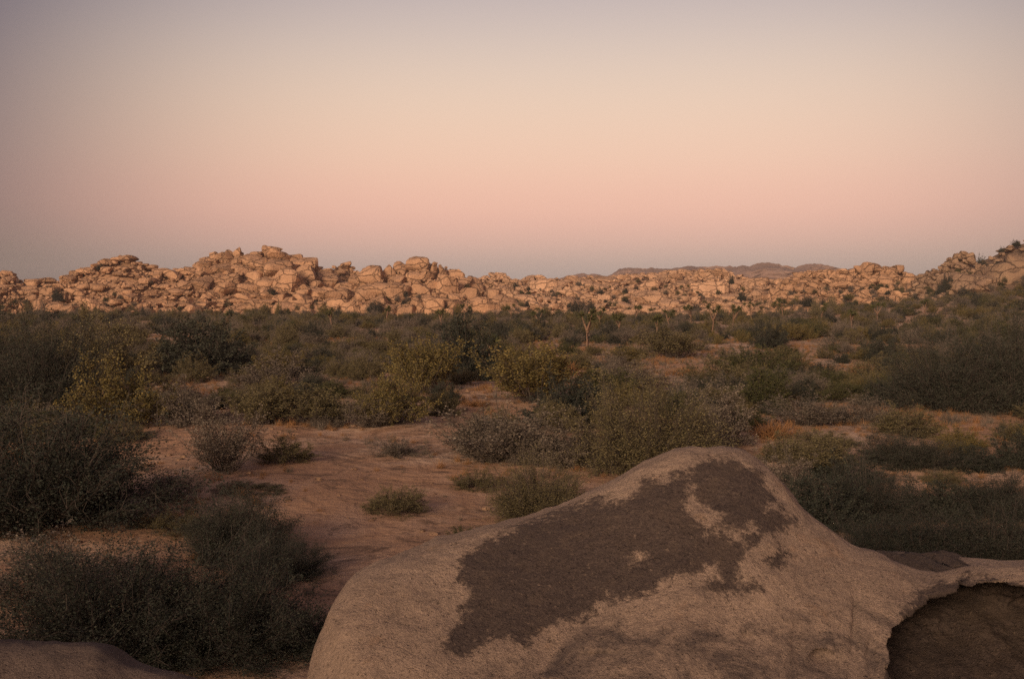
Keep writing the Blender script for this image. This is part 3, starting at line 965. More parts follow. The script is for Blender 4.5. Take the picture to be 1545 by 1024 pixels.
# (px, base py, width px, height px, kind, name, category, label, short name for its neighbours' labels)
HERO = [
    (60, 785, 370, 168, 'big', 'shrub', 'shrub', 'biggest dark shrub on the plain, sprawling at the rim of the sandy clearing', 'biggest dark shrub'),
    (285, 800, 110, 30, 'mat', 'shrub', 'shrub', 'faint flat mat shrub between the biggest dark shrub and the spiky sprawl', 'faint flat mat'),
    (248, 757, 110, 44, 'grey', 'shrub', 'shrub', 'thin grey brush at the tip of the biggest dark shrub', 'thin grey brush'),
    (230, 793, 75, 13, 'mat', 'shrub', 'shrub', 'flat dark scrap of brush on open sand below the thin grey brush', 'flat dark scrap'),
    (385, 738, 120, 10, 'mat', 'shrub', 'shrub', 'long thin line of dark litter brush on the sand under the round grey clump', 'line of litter brush'),
    (338, 710, 120, 86, 'grey', 'shrub', 'shrub', 'round grey clump standing alone on the edge of the sandy clearing', 'round grey clump'),
    (432, 697, 92, 38, 'olive', 'shrub', 'shrub', 'low olive shrub joined to the round grey clump on its clearing side', 'low olive companion'),
    (196, 663, 92, 22, 'mat', 'shrub', 'shrub', 'flattened dark shrub on a pale sand strip beyond the biggest dark shrub', 'flattened dark shrub'),
    (588, 772, 112, 36, 'mat', 'shrub', 'shrub', 'solitary low dark mound in the middle of the sandy clearing', 'solitary low mound'),
    (716, 737, 74, 26, 'olive', 'shrub', 'shrub', 'small olive tuft on the sand above the solitary low mound', 'small olive tuft'),
    (812, 784, 165, 82, 'bigolive', 'shrub', 'shrub', 'olive shrub touching the sloping shoulder of the pale boulder', 'shoulder shrub'),
    (755, 694, 180, 76, 'grey', 'shrub', 'shrub', 'wide grey brush at the far end of the sandy clearing', 'wide grey brush'),
    (858, 704, 130, 72, 'grey', 'shrub', 'shrub', 'wiry grey brush beside the wide grey brush, with pale stalks', 'wiry grey brush'),
    (985, 712, 220, 130, 'bigolive', 'shrub', 'shrub', 'tall olive thicket rising just behind the peak of the pale boulder', 'tall olive thicket'),
    (1075, 672, 130, 84, 'grey', 'shrub', 'shrub', 'grey-green bush above the very top of the pale boulder', 'bush above the boulder top'),
    (812, 606, 165, 78, 'yellow', 'shrub', 'shrub', 'broad yellow-green bush in the centre of the scrub, brightest of its row', 'broad yellow-green bush'),
    (858, 638, 130, 62, 'dark', 'shrub', 'shrub', 'dark green bush tucked under the broad yellow-green bush', 'dark tucked bush'),
    (590, 640, 120, 78, 'yellow', 'shrub', 'shrub', 'yellow-green bush on the back edge of the sandy clearing', 'clearing-edge yellow bush'),
    (640, 592, 120, 74, 'yellow', 'shrub', 'shrub', 'yellowish bush below the purple-brown tree shrub', 'yellowish bush'),
    (702, 572, 110, 84, 'dark', 'shrub', 'shrub', 'tall purplish dark tree-like shrub rising above the middle scrub', 'purplish tree-like shrub'),
    (560, 644, 84, 40, 'grey', 'shrub', 'shrub', 'rounded grey shrub next to the clearing-edge yellow bush', 'rounded grey shrub'),
    (670, 626, 62, 34, 'olive', 'shrub', 'shrub', 'small dense olive shrub at the mouth of the sandy wash', 'wash-mouth shrub'),
    (430, 588, 140, 50, 'grey', 'shrub', 'shrub', 'long grey-green shrub with a pale sand patch beneath it', 'long grey-green shrub'),
    (190, 644, 150, 96, 'yellow', 'shrub', 'shrub', 'dull yellow-green bush behind the flattened dark shrub', 'dull yellow bush'),
    (60, 628, 190, 140, 'big', 'shrub', 'shrub', 'tall dark bush looming behind the biggest dark shrub', 'tall looming dark bush'),
    (290, 640, 130, 60, 'grey', 'shrub', 'shrub', 'dusky grey bush behind the round grey clump', 'dusky grey bush'),
    (390, 640, 90, 58, 'olive', 'shrub', 'shrub', 'upright olive bush over a pale sand gap behind the low olive companion', 'upright olive bush'),
    (475, 640, 120, 50, 'olive', 'shrub', 'shrub', 'sage-coloured bush beside the strip of pale sand', 'sage-coloured bush'),
    (310, 566, 160, 76, 'dark', 'shrub', 'shrub', 'broad dark bush in the scrub under the tallest crag', 'broad dark bush'),
    (150, 568, 150, 84, 'olive', 'shrub', 'shrub', 'broad olive bush in the scrub under the blunt pyramid', 'broad olive bush'),
    (492, 645, 60, 20, 'grey', 'shrub', 'shrub', 'low grey shrub alone on the sand strip by the sage-coloured bush', 'low strip shrub'),
    (600, 687, 76, 26, 'grey', 'shrub', 'shrub', 'sparse dry see-through shrub on the pink sand of the clearing', 'sparse dry shrub'),
    (1150, 618, 84, 58, 'green', 'shrub', 'shrub', 'fresh green bush between dry grasses beyond the boulder peak', 'fresh green bush'),
    (1080, 586, 100, 42, 'olive', 'shrub', 'shrub', 'olive shrub on the edge of the orange grassy flat', 'flat-edge olive shrub'),
    (1160, 526, 56, 38, 'dark', 'shrub', 'shrub', 'compact near-black juniper shrub with bare pale ground at its foot', 'compact juniper'),
    (1145, 572, 130, 44, 'green', 'shrub', 'shrub', 'spreading green shrub in front of the compact juniper', 'spreading green shrub'),
    (1222, 642, 120, 42, 'grey', 'shrub', 'shrub', 'grey cushion shrub with a few white twigs on the far slope of the boulder', 'grey cushion shrub'),
    (1252, 670, 90, 20, 'mat', 'shrub', 'shrub', 'flat dark shrub on the bare strip below the grey cushion shrub', 'bare-strip shrub'),
    (1318, 582, 84, 40, 'olive', 'shrub', 'shrub', 'olive shrub among yellow dry grass near the dark thicket', 'dry-grass olive shrub'),
    (1430, 618, 190, 104, 'big', 'shrub', 'shrub', 'large dark thicket on the bare brown flat under the hillside', 'large dark thicket'),
    (1530, 622, 170, 134, 'big', 'shrub', 'shrub', 'dark tall thicket cut by the picture edge, beside the large dark thicket', 'edge thicket'),
    (1370, 702, 140, 44, 'big', 'shrub', 'shrub', 'dark flat-topped shrub on the brown flat below the large dark thicket', 'flat-topped shrub'),
    (1312, 784, 170, 72, 'big', 'shrub', 'shrub', 'dark rounded shrub past the falling flank of the pale boulder', 'flank shrub'),
    (1420, 730, 70, 20, 'mat', 'shrub', 'shrub', 'tiny dark mat shrub on the brown flat between two dark shrubs', 'tiny mat shrub'),
    (1500, 778, 150, 56, 'big', 'shrub', 'shrub', 'broad dark shrub behind the wide dark end shrub', 'broad rear shrub'),
    (1465, 706, 90, 30, 'dark', 'shrub', 'shrub', 'dark shrub on the brown flat between the flat-topped shrub and the picture edge', 'between-flat shrub'),
    (1235, 716, 110, 52, 'olive', 'shrub', 'shrub', 'olive shrub on the flat right beside the upper flank of the pale boulder', 'upper flank shrub'),
    (1330, 845, 130, 60, 'big', 'shrub', 'shrub', 'dark shrub filling the foot of the pale boulder where its flank meets the dip', 'dip shrub'),
    (1375, 655, 110, 40, 'olive', 'shrub', 'shrub', 'olive shrub on the brown flat in front of the large dark thicket', 'thicket-front shrub'),
    (1300, 640, 100, 40, 'grey', 'shrub', 'shrub', 'dry grey shrub between the grey cushion shrub and the large dark thicket', 'dry grey shrub'),
    (1405, 782, 110, 52, 'dark', 'shrub', 'shrub', 'dark shrub beside the flank shrub on the brown flat', 'second flank shrub'),
    (1500, 852, 220, 80, 'big', 'shrub', 'shrub', 'wide dark shrub rising above the thin end of the pale boulder', 'wide dark end shrub'),
    (1245, 796, 140, 74, 'dark', 'shrub', 'shrub', 'dark shrub pressed against the steep flank of the pale boulder', 'pressed dark shrub'),
    (1390, 848, 180, 62, 'big', 'shrub', 'shrub', 'dark brush behind the dull brown rock in the dip', 'brush behind the dull rock'),
    (1182, 694, 80, 40, 'olive', 'shrub', 'shrub', 'small olive shrub sprouting beside the summit of the pale boulder', 'summit-side shrub'),
    (932, 562, 74, 28, 'grey', 'shrub', 'shrub', 'small grey dome shrub on the trail-like sand line', 'small grey dome'),
    (962, 588, 110, 36, 'grey', 'shrub', 'shrub', 'greyish shrub right behind the tall olive thicket', 'greyish shrub'),
    (1020, 540, 100, 40, 'olive', 'shrub', 'shrub', 'olive shrub above the orange grassy flat', 'olive shrub above the flat'),
    (905, 608, 100, 46, 'green', 'shrub', 'shrub', 'green shrub next to the dark tucked bush', 'neighbouring green shrub'),
    (1532, 705, 80, 56, 'dark', 'shrub', 'shrub', 'dark shrub at the picture edge on the brown flat', 'edge flat shrub'),
    (1285, 728, 110, 40, 'dark', 'shrub', 'shrub', 'dim shrub between the bare strip and the flank shrub', 'dim flank neighbour'),
    (1180, 740, 120, 56, 'grey', 'shrub', 'shrub', 'grey shrub half hidden by the steep flank of the pale boulder', 'half-hidden grey shrub'),
    (355, 842, 170, 90, 'big', 'shrub', 'shrub', 'upright spiky olive shrub rising behind the sprawl near the bottom', 'upright spiky shrub'),
    (425, 872, 150, 64, 'big', 'shrub', 'shrub', 'dark clump on the sand side of the bottom sprawl', 'sand-side dark clump'),
    (470, 985, 80, 60, 'dark', 'shrub', 'shrub', 'dark shrub hugging the low end of the pale boulder', 'low-end dark shrub'),
    (700, 820, 60, 26, 'green', 'shrub', 'shrub', 'small green sprig peeping over the shoulder of the pale boulder', 'shoulder sprig'),
    (345, 986, 280, 130, 'big', 'shrub', 'shrub', 'near olive sprawl between the dim rock and the pale boulder', 'near olive sprawl'),
    (180, 990, 370, 165, 'big', 'shrub', 'shrub', 'near twiggy sprawl just above the dim rock', 'near twiggy sprawl'),
    (90, 905, 220, 90, 'grey', 'shrub', 'shrub', 'faint grey brush fading into sand at the left end of the near twiggy sprawl', 'faint grey fringe'),
    (1168, 660, 90, 30, 'rust', 'dry_grass_clump', 'dry grass', 'rusty grass clump glowing orange under the fresh green bush', 'orange grass clump'),
    (720, 612, 56, 12, 'rust', 'dry_grass_clump', 'dry grass', 'bright orange grass clump by the wash-mouth shrub', 'bright grass clump'),
    (850, 566, 60, 24, 'rust', 'dry_grass_clump', 'dry grass', 'tawny grass clump leaning on the broad yellow-green bush', 'tawny grass clump'),
    (1030, 566, 70, 14, 'rust', 'dry_grass_clump', 'dry grass', 'short orange grass clump on the orange grassy flat', 'short grass clump'),
    (668, 560, 40, 20, 'rust', 'dry_grass_clump', 'dry grass', 'pale rusty grass clump between the yellowish bush and the purplish shrub', 'pale grass clump'),
    (1200, 556, 60, 22, 'rust', 'dry_grass_clump', 'dry grass', 'rusty grass clump beside the spreading green shrub', 'green-side grass clump'),
    (1300, 566, 50, 20, 'rust', 'dry_grass_clump', 'dry grass', 'rusty grass clump behind the dry-grass olive shrub', 'rear grass clump'),
]
hero_pts = []
for (px, py, w, h, kind, nm, cat, lab, short) in HERO:
    x, y, z = ground_at(px, py)
    k = y / FPX
    place_shrub(nm, kind, x, y, z, w * k, h * k * 1.05, lab, cat)
    hero_pts.append((px, py, short, x, y, w * k))

#
# ------------------------------------------------------------------ scrub filling the flat between the named shrubs
CLEAR = [[(150, 640), (300, 628), (520, 634), (640, 622), (690, 645), (700, 700), (760, 740), (790, 790), (640, 840), (520, 880), (460, 830), (0, 850), (0, 790), (200, 770), (280, 720), (250, 690), (150, 690)],
         [(960, 545), (1110, 548), (1110, 572), (1000, 585), (955, 570)],
         [(1200, 615), (1560, 628), (1560, 740), (1440, 740), (1300, 700), (1150, 665)],
         [(700, 560), (735, 560), (735, 600), (760, 622), (690, 630), (700, 600)],
         [(1090, 528), (1185, 530), (1185, 540), (1090, 538)], [(905, 556), (960, 562), (1000, 590), (1010, 600), (950, 590)], [(1130, 628), (1190, 640), (1190, 665), (1130, 655)],
         [(1225, 545), (1320, 552), (1330, 572), (1230, 566)]]


def proj(x, y, z):
    dz = z - EYE
    c, s = math.cos(PITCH), math.sin(PITCH)
    f = y * c - dz * s
    u = y * s + dz * c
    return 772.5 + FPX * x / f, 512 - FPX * u / f


COLOUR = {'olive': ('olive', 'khaki olive', 'brownish olive'), 'grey': ('grey-brown', 'ashen', 'mauve-grey'), 'yellow': ('yellow-green', 'mustard-tinged'), 'dark': ('dark', 'blackish green'), 'green': ('green', 'mossy green'), 'rust': ('rusty', 'straw-coloured')}
used_labels = {}
taken = [(a[3], a[4], a[5] / 2) for a in hero_pts]
fill = []
tries = 0
while len(fill) < 215 and tries < 60000:
    tries += 1
    y = 24 + 56 * random.random() ** 0.8
    x = random.uniform(-0.60, 0.60) * y
    z = float(zt(np.array(x), np.array(y)))
    px, py = proj(x, y, z)
    if px < -60 or px > 1605:
        continue
    if max(poly_sd(np.array([[px, py]]), q)[0] for q in CLEAR) > 0 and random.random() > 0.015:
        continue
    left_dark = px < 330 or px > 1330
    kind = random.choices(['olive', 'grey', 'yellow', 'dark', 'green', 'rust'],
                          [30, 30, 5, 40, 6, 2] if left_dark else [30, 36, 9, 15, 9, 7])[0]
    w = random.uniform(0.8, 2.5) * (1.2 if left_dark else 1.0) * (0.65 if y < 45 else 1.0)
    h = w * random.uniform(0.36, 0.66)
    if kind == 'rust':
        w, h = w * 0.7, h * 0.5
    if any((x - a) ** 2 + ((y - b) * 0.7) ** 2 < (0.42 * w + 0.75 * r_) ** 2 for a, b, r_ in taken):
        continue
    taken.append((x, y, w / 2))
    fill.append((x, y, z, w, h, kind, px, py))
fill.sort(key=lambda f: f[1])
for (x, y, z, w, h, kind, px, py) in fill:
    size = 'ankle-high' if h < 0.45 else 'knee-high' if h < 0.75 else 'waist-high' if h < 1.15 else 'head-high'
    shape = 'wide' if w > 2.5 * h / 1.1 else 'rounded' if w > 1.7 * h else 'upright'
    noun = 'grass clump' if kind == 'rust' else 'shrub'
    lab = None
    near = sorted(hero_pts, key=lambda q: (q[3] - x) ** 2 + (q[4] - y) ** 2)[:6]
    for q in near:
        dx, dy = px - q[0], y - q[4]
        wpx = 0.5 * q[5] / q[4] * FPX
        rel = ('behind' if dy > 0 else 'in front of') if abs(dx) < wpx + 12 else ('to the right of' if dx > 0 else 'to the left of')
        far = 'just ' if (q[3] - x) ** 2 + (q[4] - y) ** 2 < 16 else ''
        for cname in COLOUR[kind][:1]:
            c = f'{shape} {size} {cname} {noun} {far}{rel} the {q[2]}'
            if c not in used_labels:
                lab = c
                break
        if lab:
            break
    if lab is None:
        lab = f'{shape} {size} {COLOUR[kind][0]} {noun} far behind the {near[0][2]}, beyond the other scrub'
    used_labels[lab] = 1
    place_shrub('dry_grass_clump' if kind == 'rust' else 'shrub', kind, x, y, z, w, h * 1.05, lab, 'dry grass' if kind == 'rust' else 'shrub', 'shrubs scattered over the desert flat')

# ------------------------------------------------------------------ yucca trees standing out of the far scrub
def yucca(seed, H):
    """shaggy trunk with a few forked limbs, each ending in a ball of stiff blades; metres"""
    r = np.random.default_rng(seed)
    paths, rad_, tips = [], [], []
    top = np.array([r.normal() * 0.15, r.normal() * 0.15, H * 0.55])
    t = np.linspace(0, 1, 5)[:, None]
    paths.append(top * t + r.normal(size=(5, 3)) * 0.03); rad_.append(0.2)
    for i in range(r.integers(3, 5)):
        az = r.uniform(0, 6.28)
        el = math.radians(r.uniform(35, 75))
        l = H * r.uniform(0.25, 0.48)
        tip = top + l * np.array([math.cos(az) * math.cos(el), math.sin(az) * math.cos(el), math.sin(el)])
        start = top * r.uniform(0.75, 1.0)
        paths.append(start + (tip - start) * t + np.array([0, 0, -0.1]) * t * (1 - t)); rad_.append(0.13)
        tips.append(tip)
    V, F = tubes(paths, np.array(rad_), 0)
    bl = []
    for tip in tips:
        for _ in range(70):
            d = r.normal(size=3); d[2] = d[2] + 0.45; d /= np.linalg.norm(d)
            bl.append((tip - d * 0.05, d))
    C = np.array([b[0] for b in bl]); D = np.array([b[1] for b in bl])
    LV, LF = leaves(C, D * 3, 0.55, 0.045, r)
    return (V, F), (LV, LF)


YUCCA = [(886, 528, 46, 'yucca tree with a reddish trunk standing out in the centre of the scrub'),
         (1075, 505, 36, 'slim yellowish yucca tree below the pale slope, near the compact juniper'),
         (905, 500, 30, 'small yucca tree directly behind the reddish-trunked yucca'),
         (1043, 492, 28, 'forked yucca tree at the foot of the pale slope'),
         (585, 492, 24, 'yucca tree at the foot of the broad dome'),
         (735, 545, 30, 'reddish yucca tree beside the purplish tree-like shrub'),
         (1240, 492, 26, 'yucca tree below the square-topped outcrop'),
         (960, 490, 26, 'yucca tree under the smooth slab of the pale slope'),
         (1105, 498, 30, 'tall yucca tree between the slim yellowish yucca and the compact juniper'),
         (1010, 498, 24, 'yucca tree in the scrub below the big slab of the pale slope'),
         (812, 498, 26, 'yucca tree before the low corner of the pale slope'),
         (1180, 484, 26, 'yucca tree behind the compact juniper'),
         (1322, 490, 28, 'yucca tree before the foot of the square-topped outcrop'),
         (665, 500, 26, 'yucca tree in the scrub below the falling edge of the broad dome'),
         (935, 508, 28, 'short yucca tree between the reddish-trunked yucca and the grassy flat'),
         (990, 512, 26, 'stout yucca tree in the middle scrub just before the grassy flat'),
         (1135, 486, 24, 'yucca tree where the scrub meets the upper end of the pale slope'),
         (1285, 500, 26, 'yucca tree on the open scrub before the lone round boulder'),
         (1395, 480, 24, 'yucca tree below the brown knob'),
         (770, 486, 22, 'yucca tree at the foot of the pale knoll'),
         (700, 486, 22, 'yucca tree between the broad dome and the pale knoll'),
         (500, 496, 24, 'yucca tree in the scrub under the small pointed peak'),
         (340, 500, 26, 'yucca tree under the tallest crag, dark against the rock foot')]
for i, (px, py, hp, lab) in enumerate(YUCCA):
    x, y, z = ground_at(px, py)
    Hh = 1.25 * hp * y / FPX
    (V, F), (LV, LF) = yucca(300 + i, Hh)
    e = bpy.data.objects.new('yucca_tree', None); COL.objects.link(e)
    e.location = (x, y, z - 0.05); e['label'] = lab; e['category'] = 'yucca tree'; e['group'] = 'yucca trees in the far scrub'
    obj('trunk', mesh_from('trunk', V, F, M_trunk), e)
    obj('crown', mesh_from('crown', LV, LF, LEAF['green'], False), e)

# ------------------------------------------------------------------ bushes clinging to the rocks
RB = [(R_low, 92, 452, 22, 16, 'dark bush in a gully of the long low ridge'), (R_low, 78, 440, 14, 11, 'dark bush up a crack of the long low ridge'), (R_low, 155, 406, 13, 9, 'little bush on the shoulder of the blunt pyramid'),
      (R_low, 228, 426, 14, 9, 'bush on the ledge right under the blunt pyramid'),
      (R_crag, 412, 446, 18, 13, 'dark bush under the great face of the tallest crag'), (R_crag, 300, 470, 20, 14, 'bush at the foot of the tallest crag'),
      (R_dome, 612, 446, 11, 8, 'upper dark bush on the front of the broad dome'), (R_dome, 610, 461, 12, 8, 'lower dark bush on the front of the broad dome'), (R_dome, 568, 470, 30, 16, 'bush at the foot of the broad dome'), (R_dome, 705, 435, 9, 8, 'bush on the falling edge of the broad dome'),
      (R_knoll, 779, 436, 12, 10, 'dark bush on the flank of the pale knoll'), (R_knoll, 750, 450, 10, 8, 'bush low on the pale knoll'),
      (R_slope, 872, 472, 32, 20, 'darkest bush cluster low on the pale slope'), (R_slope, 890, 468, 18, 14, 'brown bush touching the darkest cluster on the pale slope'), (R_slope, 905, 443, 12, 9, 'bush halfway up the pale slope above the darkest cluster'),
      (R_slope, 893, 438, 9, 8, 'small bush uphill of the halfway bush on the pale slope'), (R_slope, 942, 455, 12, 8, 'bush beside the smooth slab of the pale slope'), (R_slope, 985, 430, 10, 6, 'bush high on the pale slope'),
      (R_slope, 1102, 428, 10, 12, 'upright bush near the upper end of the pale slope'), (R_slope, 840, 446, 9, 7, 'lone bush on the near rubble of the pale slope'), (R_slope, 1118, 452, 16, 12, 'bush where the pale slope meets the outcrop'),
      (R_slope, 797, 462, 14, 10, 'bush at the low corner of the pale slope'), (R_slope, 1048, 468, 18, 12, 'bush under the big slab of the pale slope'),
      (R_east, 1358, 440, 9, 12, 'dark bush in a cleft of the square-topped outcrop'), (R_east, 1215, 460, 24, 14, 'bush before the near end of the square-topped outcrop'), (R_east, 1330, 462, 24, 14, 'bush at the foot of the square-topped outcrop'),
      (R_knob, 1425, 436, 24, 22, 'dark juniper bush under the brown knob'), (R_knob, 1415, 444, 18, 14, 'second juniper bush leaning on the first under the brown knob'), (R_hill, 1475, 404, 18, 18, 'round dark bush in the notch between the knob and the hillside'),
      (R_hill, 1513, 408, 18, 13, 'dark bush high on the bare part of the hillside'), (R_hill, 1507, 381, 10, 9, 'bush on the skyline of the hillside'), (R_hill, 1527, 371, 15, 9, 'topmost bush on the skyline of the hillside'),
      (R_hill, 1450, 456, 36, 24, 'wide bush at the foot of the bare hillside slab')]
for (rg, px, py, w, h, lab) in RB:
    c = rg.point(px, py)
    k = c[1] / FPX
    place_shrub('rock_bush', 'dark' if w > 9 else 'olive', c[0], c[1] - 0.8 - w * k * 0.25, c[2] - 0.25, w * k * 0.9, h * k, lab, 'bush', 'bushes growing among the rocks')

# a few single rocks on the flat
for (px, py, w, h, lab) in [(1267, 461, 13, 11, 'pale round boulder alone at the foot of the square-topped outcrop'), (1212, 470, 10, 7, 'smaller pale rock near the round lone boulder'),
                            (1212, 613, 14, 5, 'whitish flat stone beside the grey cushion shrub'), (930, 528, 12, 6, 'pale stone on the trail-like sand line'), (1086, 518, 6, 7, 'little bright stone at the foot of the slim yellowish yucca')]:
    x, y, z = ground_at(px, py)
    k = y / FPX
    V, F = block(4, px)
    o = obj('rock', mesh_from('rock', V, F, M_pale), label=lab, category='rock')
    o.location = (x, y, z + h * k * 0.25); o.scale = (w * k * 0.55, w * k * 0.5, h * k * 0.6)

# ------------------------------------------------------------------ what nobody could count: scattered by geometry nodes
def scatter(name, pts, scl, rot, idx, protos):
    col = bpy.data.collections.new(name + '_sources')
    for i, me in enumerate(protos):
        col.objects.link(bpy.data.objects.new('source_%02d' % i, me))
    me = bpy.data.meshes.new(name)
    me.vertices.add(len(pts)); me.vertices.foreach_set('co', np.asarray(pts, np.float32).ravel())
    for nm, ty, val in (('scl', 'FLOAT_VECTOR', scl), ('rotz', 'FLOAT', rot), ('pick', 'INT', idx)):
        a = me.attributes.new(nm, ty, 'POINT')
        a.data.foreach_set('vector' if ty == 'FLOAT_VECTOR' else 'value', np.asarray(val, np.int32 if ty == 'INT' else np.float32).ravel())
    o = obj(name, me, kind='stuff')
    g = bpy.data.node_groups.new(name, 'GeometryNodeTree')
    g.interface.new_socket('Geometry', in_out='INPUT', socket_type='NodeSocketGeometry')
    g.interface.new_socket('Geometry', in_out='OUTPUT', socket_type='NodeSocketGeometry')
    gi, go = g.nodes.new('NodeGroupInput'), g.nodes.new('NodeGroupOutput')
    ci = g.nodes.new('GeometryNodeCollectionInfo')
    ci.inputs['Collection'].default_value = col
    ci.inputs['Separate Children'].default_value = True
    ci.inputs['Reset Children'].default_value = True
    iop = g.nodes.new('GeometryNodeInstanceOnPoints')
    iop.inputs['Pick Instance'].default_value = True

    def attr(nm, ty):
        n = g.nodes.new('GeometryNodeInputNamedAttribute'); n.data_type = ty
        n.inputs['Name'].default_value = nm
        return n.outputs['Attribute']
    cx = g.nodes.new('ShaderNodeCombineXYZ')
    er = g.nodes.new('FunctionNodeEulerToRotation')
    g.links.new(attr('rotz', 'FLOAT'), cx.inputs['Z'])
    g.links.new(cx.outputs[0], er.inputs[0])
    g.links.new(gi.outputs[0], iop.inputs['Points'])
    g.links.new(ci.outputs[0], iop.inputs['Instance'])
    g.links.new(attr('pick', 'INT'), iop.inputs['Instance Index'])
    g.links.new(er.outputs[0], iop.inputs['Rotation'])
    g.links.new(attr('scl', 'FLOAT_VECTOR'), iop.inputs['Scale'])
    g.links.new(iop.outputs[0], go.inputs[0])
    md = o.modifiers.new('scatter', 'NODES'); md.node_group = g
    return o


def joined(tw, fo):
    """twigs and leaves of a shrub in one mesh with two materials"""
    n1 = len(tw.vertices)
    def co(m):
        a = np.zeros(len(m.vertices) * 3, np.float32); m.vertices.foreach_get('co', a); return a.reshape(-1, 3)
    def fa(m):
        a = np.zeros(len(m.loops), np.int32); m.loops.foreach_get('vertex_index', a); return a.reshape(-1, 4)
    F1, F2 = fa(tw), fa(fo) + n1
    return mesh_from('scrub', np.concatenate([co(tw), co(fo)]), np.concatenate([F1, F2]), [tw.materials[0], fo.materials[0]], False,
                     np.concatenate([np.zeros(len(F1)), np.ones(len(F2))]))


protos, pk = [], []
for kd in ('olive', 'grey', 'yellow', 'dark', 'green'):
    for tw, fo in MESH[kd]:
        protos.append(joined(tw, fo)); pk.append(kd)
pk = np.array(pk)
# far scrub belt, and the low brush between the named shrubs
n, n2 = 8200, 4600
y = np.concatenate([np.sqrt(rng.uniform(80 ** 2, 305 ** 2, n)), rng.uniform(15, 86, n2)]); x = rng.uniform(-0.72, 0.72, n + n2) * y
z = zt(x, y)
px = 772.5 + FPX * x / y
lim = np.where(px < 780, 262, np.where(px < 1170, 246, np.where(px < 1400, 248, 244)))
keep = (y < lim) & (fbm(np.stack([x * 0.06, y * 0.06, x * 0], -1), 3, 77) > np.where(y > 86, -0.32, -0.10))
qx, qy = proj(x, y, z)
for q in CLEAR:
    keep &= ~((poly_sd(np.stack([qx, qy], -1), q) > -6) & (rng.random(len(x)) > 0.03))
x, y, z, px = x[keep], y[keep], z[keep], px[keep]
wts = {'olive': 2.6, 'grey': 3.4, 'yellow': 1.2, 'dark': 1.5, 'green': 0.9}
w_ = np.array([wts[k] / (pk == k).sum() for k in pk])
idx = rng.choice(len(pk), len(x), p=w_ / w_.sum())
w = rng.uniform(0.9, 2.7, len(x)) * np.where(y < 86, 0.6, 1.0); h = w * rng.uniform(0.45, 0.9, len(x))
h = h * np.where((y > 190) & (px < 1280) & (rng.random(len(x)) < 0.10), rng.uniform(1.3, 2.2, len(x)), np.where(y < 86, 0.7, 0.85))
scatter('distant_scrub', np.stack([x, y, z - 0.03], -1), np.stack([w, w, h], -1), rng.uniform(0, 6.28, len(x)), idx, protos)

# scrub on the hillside and on the low parts of the rocks
P, S_, I_ = [], [], []
for rg, n, lo, hi in ((R_hill, 330, 0.0, 0.62), (R_knob, 60, 0, 0.5), (R_slope, 240, 0, 0.7), (R_east, 160, 0, 0.45), (R_low, 90, 0, 0.3), (R_crag, 60, 0, 0.25), (R_dome, 60, 0, 0.25)):
    for _ in range(n):
        px = random.uniform(rg.sp[0, 0], rg.sp[-1, 0])
        v = lo + (hi - lo) * random.random() ** (1.6 if rg is R_hill else 2.0)
        c = rg._col(px, np.array([v]))[0]
        ww = random.uniform(0.7, 2.2)
        P.append((c[0], c[1] - 0.6, c[2])); S_.append((ww, ww, ww * random.uniform(0.5, 0.9)))
        I_.append(rng.choice(len(pk), p=w_ / w_.sum()))
scatter('hillside_scrub', P, S_, rng.uniform(0, 6.28, len(P)), I_, protos)

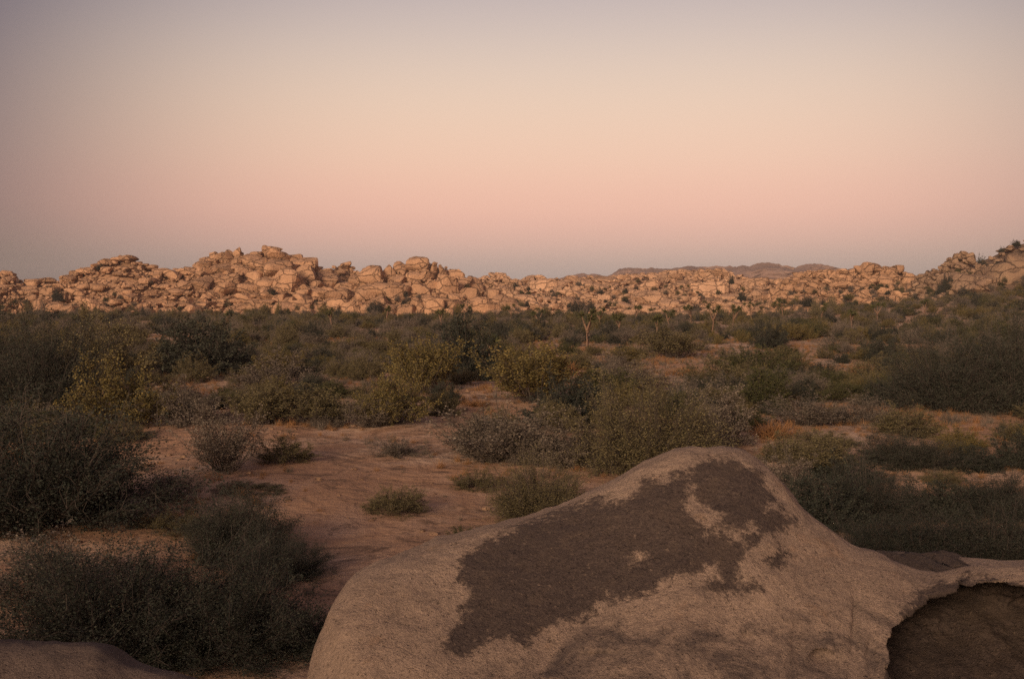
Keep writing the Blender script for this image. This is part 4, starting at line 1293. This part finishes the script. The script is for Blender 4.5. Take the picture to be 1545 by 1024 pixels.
# dry grass and dead twigs on the flat
tw_protos = []
for s in (91, 92):
    V, F = make_tuft(s, 46); tw_protos.append(mesh_from('tuft', V, F, LEAF['grey']))
for s in (93, 94):
    V, F = make_tuft(s, 46); tw_protos.append(mesh_from('tuft', V, F, LEAF['rust']))
n = 36000
y = 8 + (110 - 8) * rng.random(n) ** 0.62; x = rng.uniform(-0.62, 0.62, n) * y
z = zt(x, y)
d = fbm(np.stack([x * 0.16, y * 0.16, x * 0], -1), 4, 99)
px, py = proj(x, y, z)
Q = np.stack([px, py], -1)
inclear = poly_sd(Q, CLEAR[0]) > 0
keep = rng.random(n) < np.where(inclear, 0.5 * (d > 0.25) + 0.04, np.where(d > -0.1, 0.75, 0.18))
x, y, z, d = x[keep], y[keep], z[keep], d[keep]
w = rng.uniform(0.10, 0.42, len(x)) * np.where(y > 30, 1.45, 1.0); h = w * rng.uniform(0.25, 0.75, len(x))
idx = np.where(rng.random(len(x)) < 0.42 + 0.3 * (d > 0.4), rng.integers(2, 4, len(x)), rng.integers(0, 2, len(x)))
scatter('dry_grass', np.stack([x, y, z - 0.01], -1), np.stack([w, w, h], -1), rng.uniform(0, 6.28, len(x)), idx, tw_protos)

peb = [mesh_from('pebble', *block(2, 400 + i, k=3, cuts=3), M_pale) for i in range(4)]
n = 5000
y = 8 + 60 * rng.random(n) ** 0.8; x = rng.uniform(-0.62, 0.62, n) * y
z = zt(x, y)
w = 0.012 + 0.09 * rng.random(n) ** 5
scatter('pebbles', np.stack([x, y, z], -1), np.stack([w, w * rng.uniform(0.6, 1, n), w * 0.6], -1), rng.uniform(0, 6.28, n), rng.integers(0, 4, n), peb)

# ------------------------------------------------------------------ thin dusk haze
hm = bpy.data.materials.new('dusk_haze'); hm.use_nodes = True
ht = hm.node_tree; ht.nodes.clear()
ho = ht.nodes.new('ShaderNodeOutputMaterial')
pv_ = ht.nodes.new('ShaderNodeVolumePrincipled')
pv_.inputs['Color'].default_value = (0.86, 0.80, 0.82, 1)
pv_.inputs['Density'].default_value = 0.00016
ht.links.new(pv_.outputs[0], ho.inputs['Volume'])
HV, HF = np.array([[a, b, c] for a in (-2500, 2500) for b in (-2500, 2500) for c in (-8.0, 95.0)], float), np.array([[0, 1, 3, 2], [4, 6, 7, 5], [0, 4, 5, 1], [2, 3, 7, 6], [0, 2, 6, 4], [1, 5, 7, 3]])
obj('haze', mesh_from('haze', HV, HF, hm, False), kind='stuff')
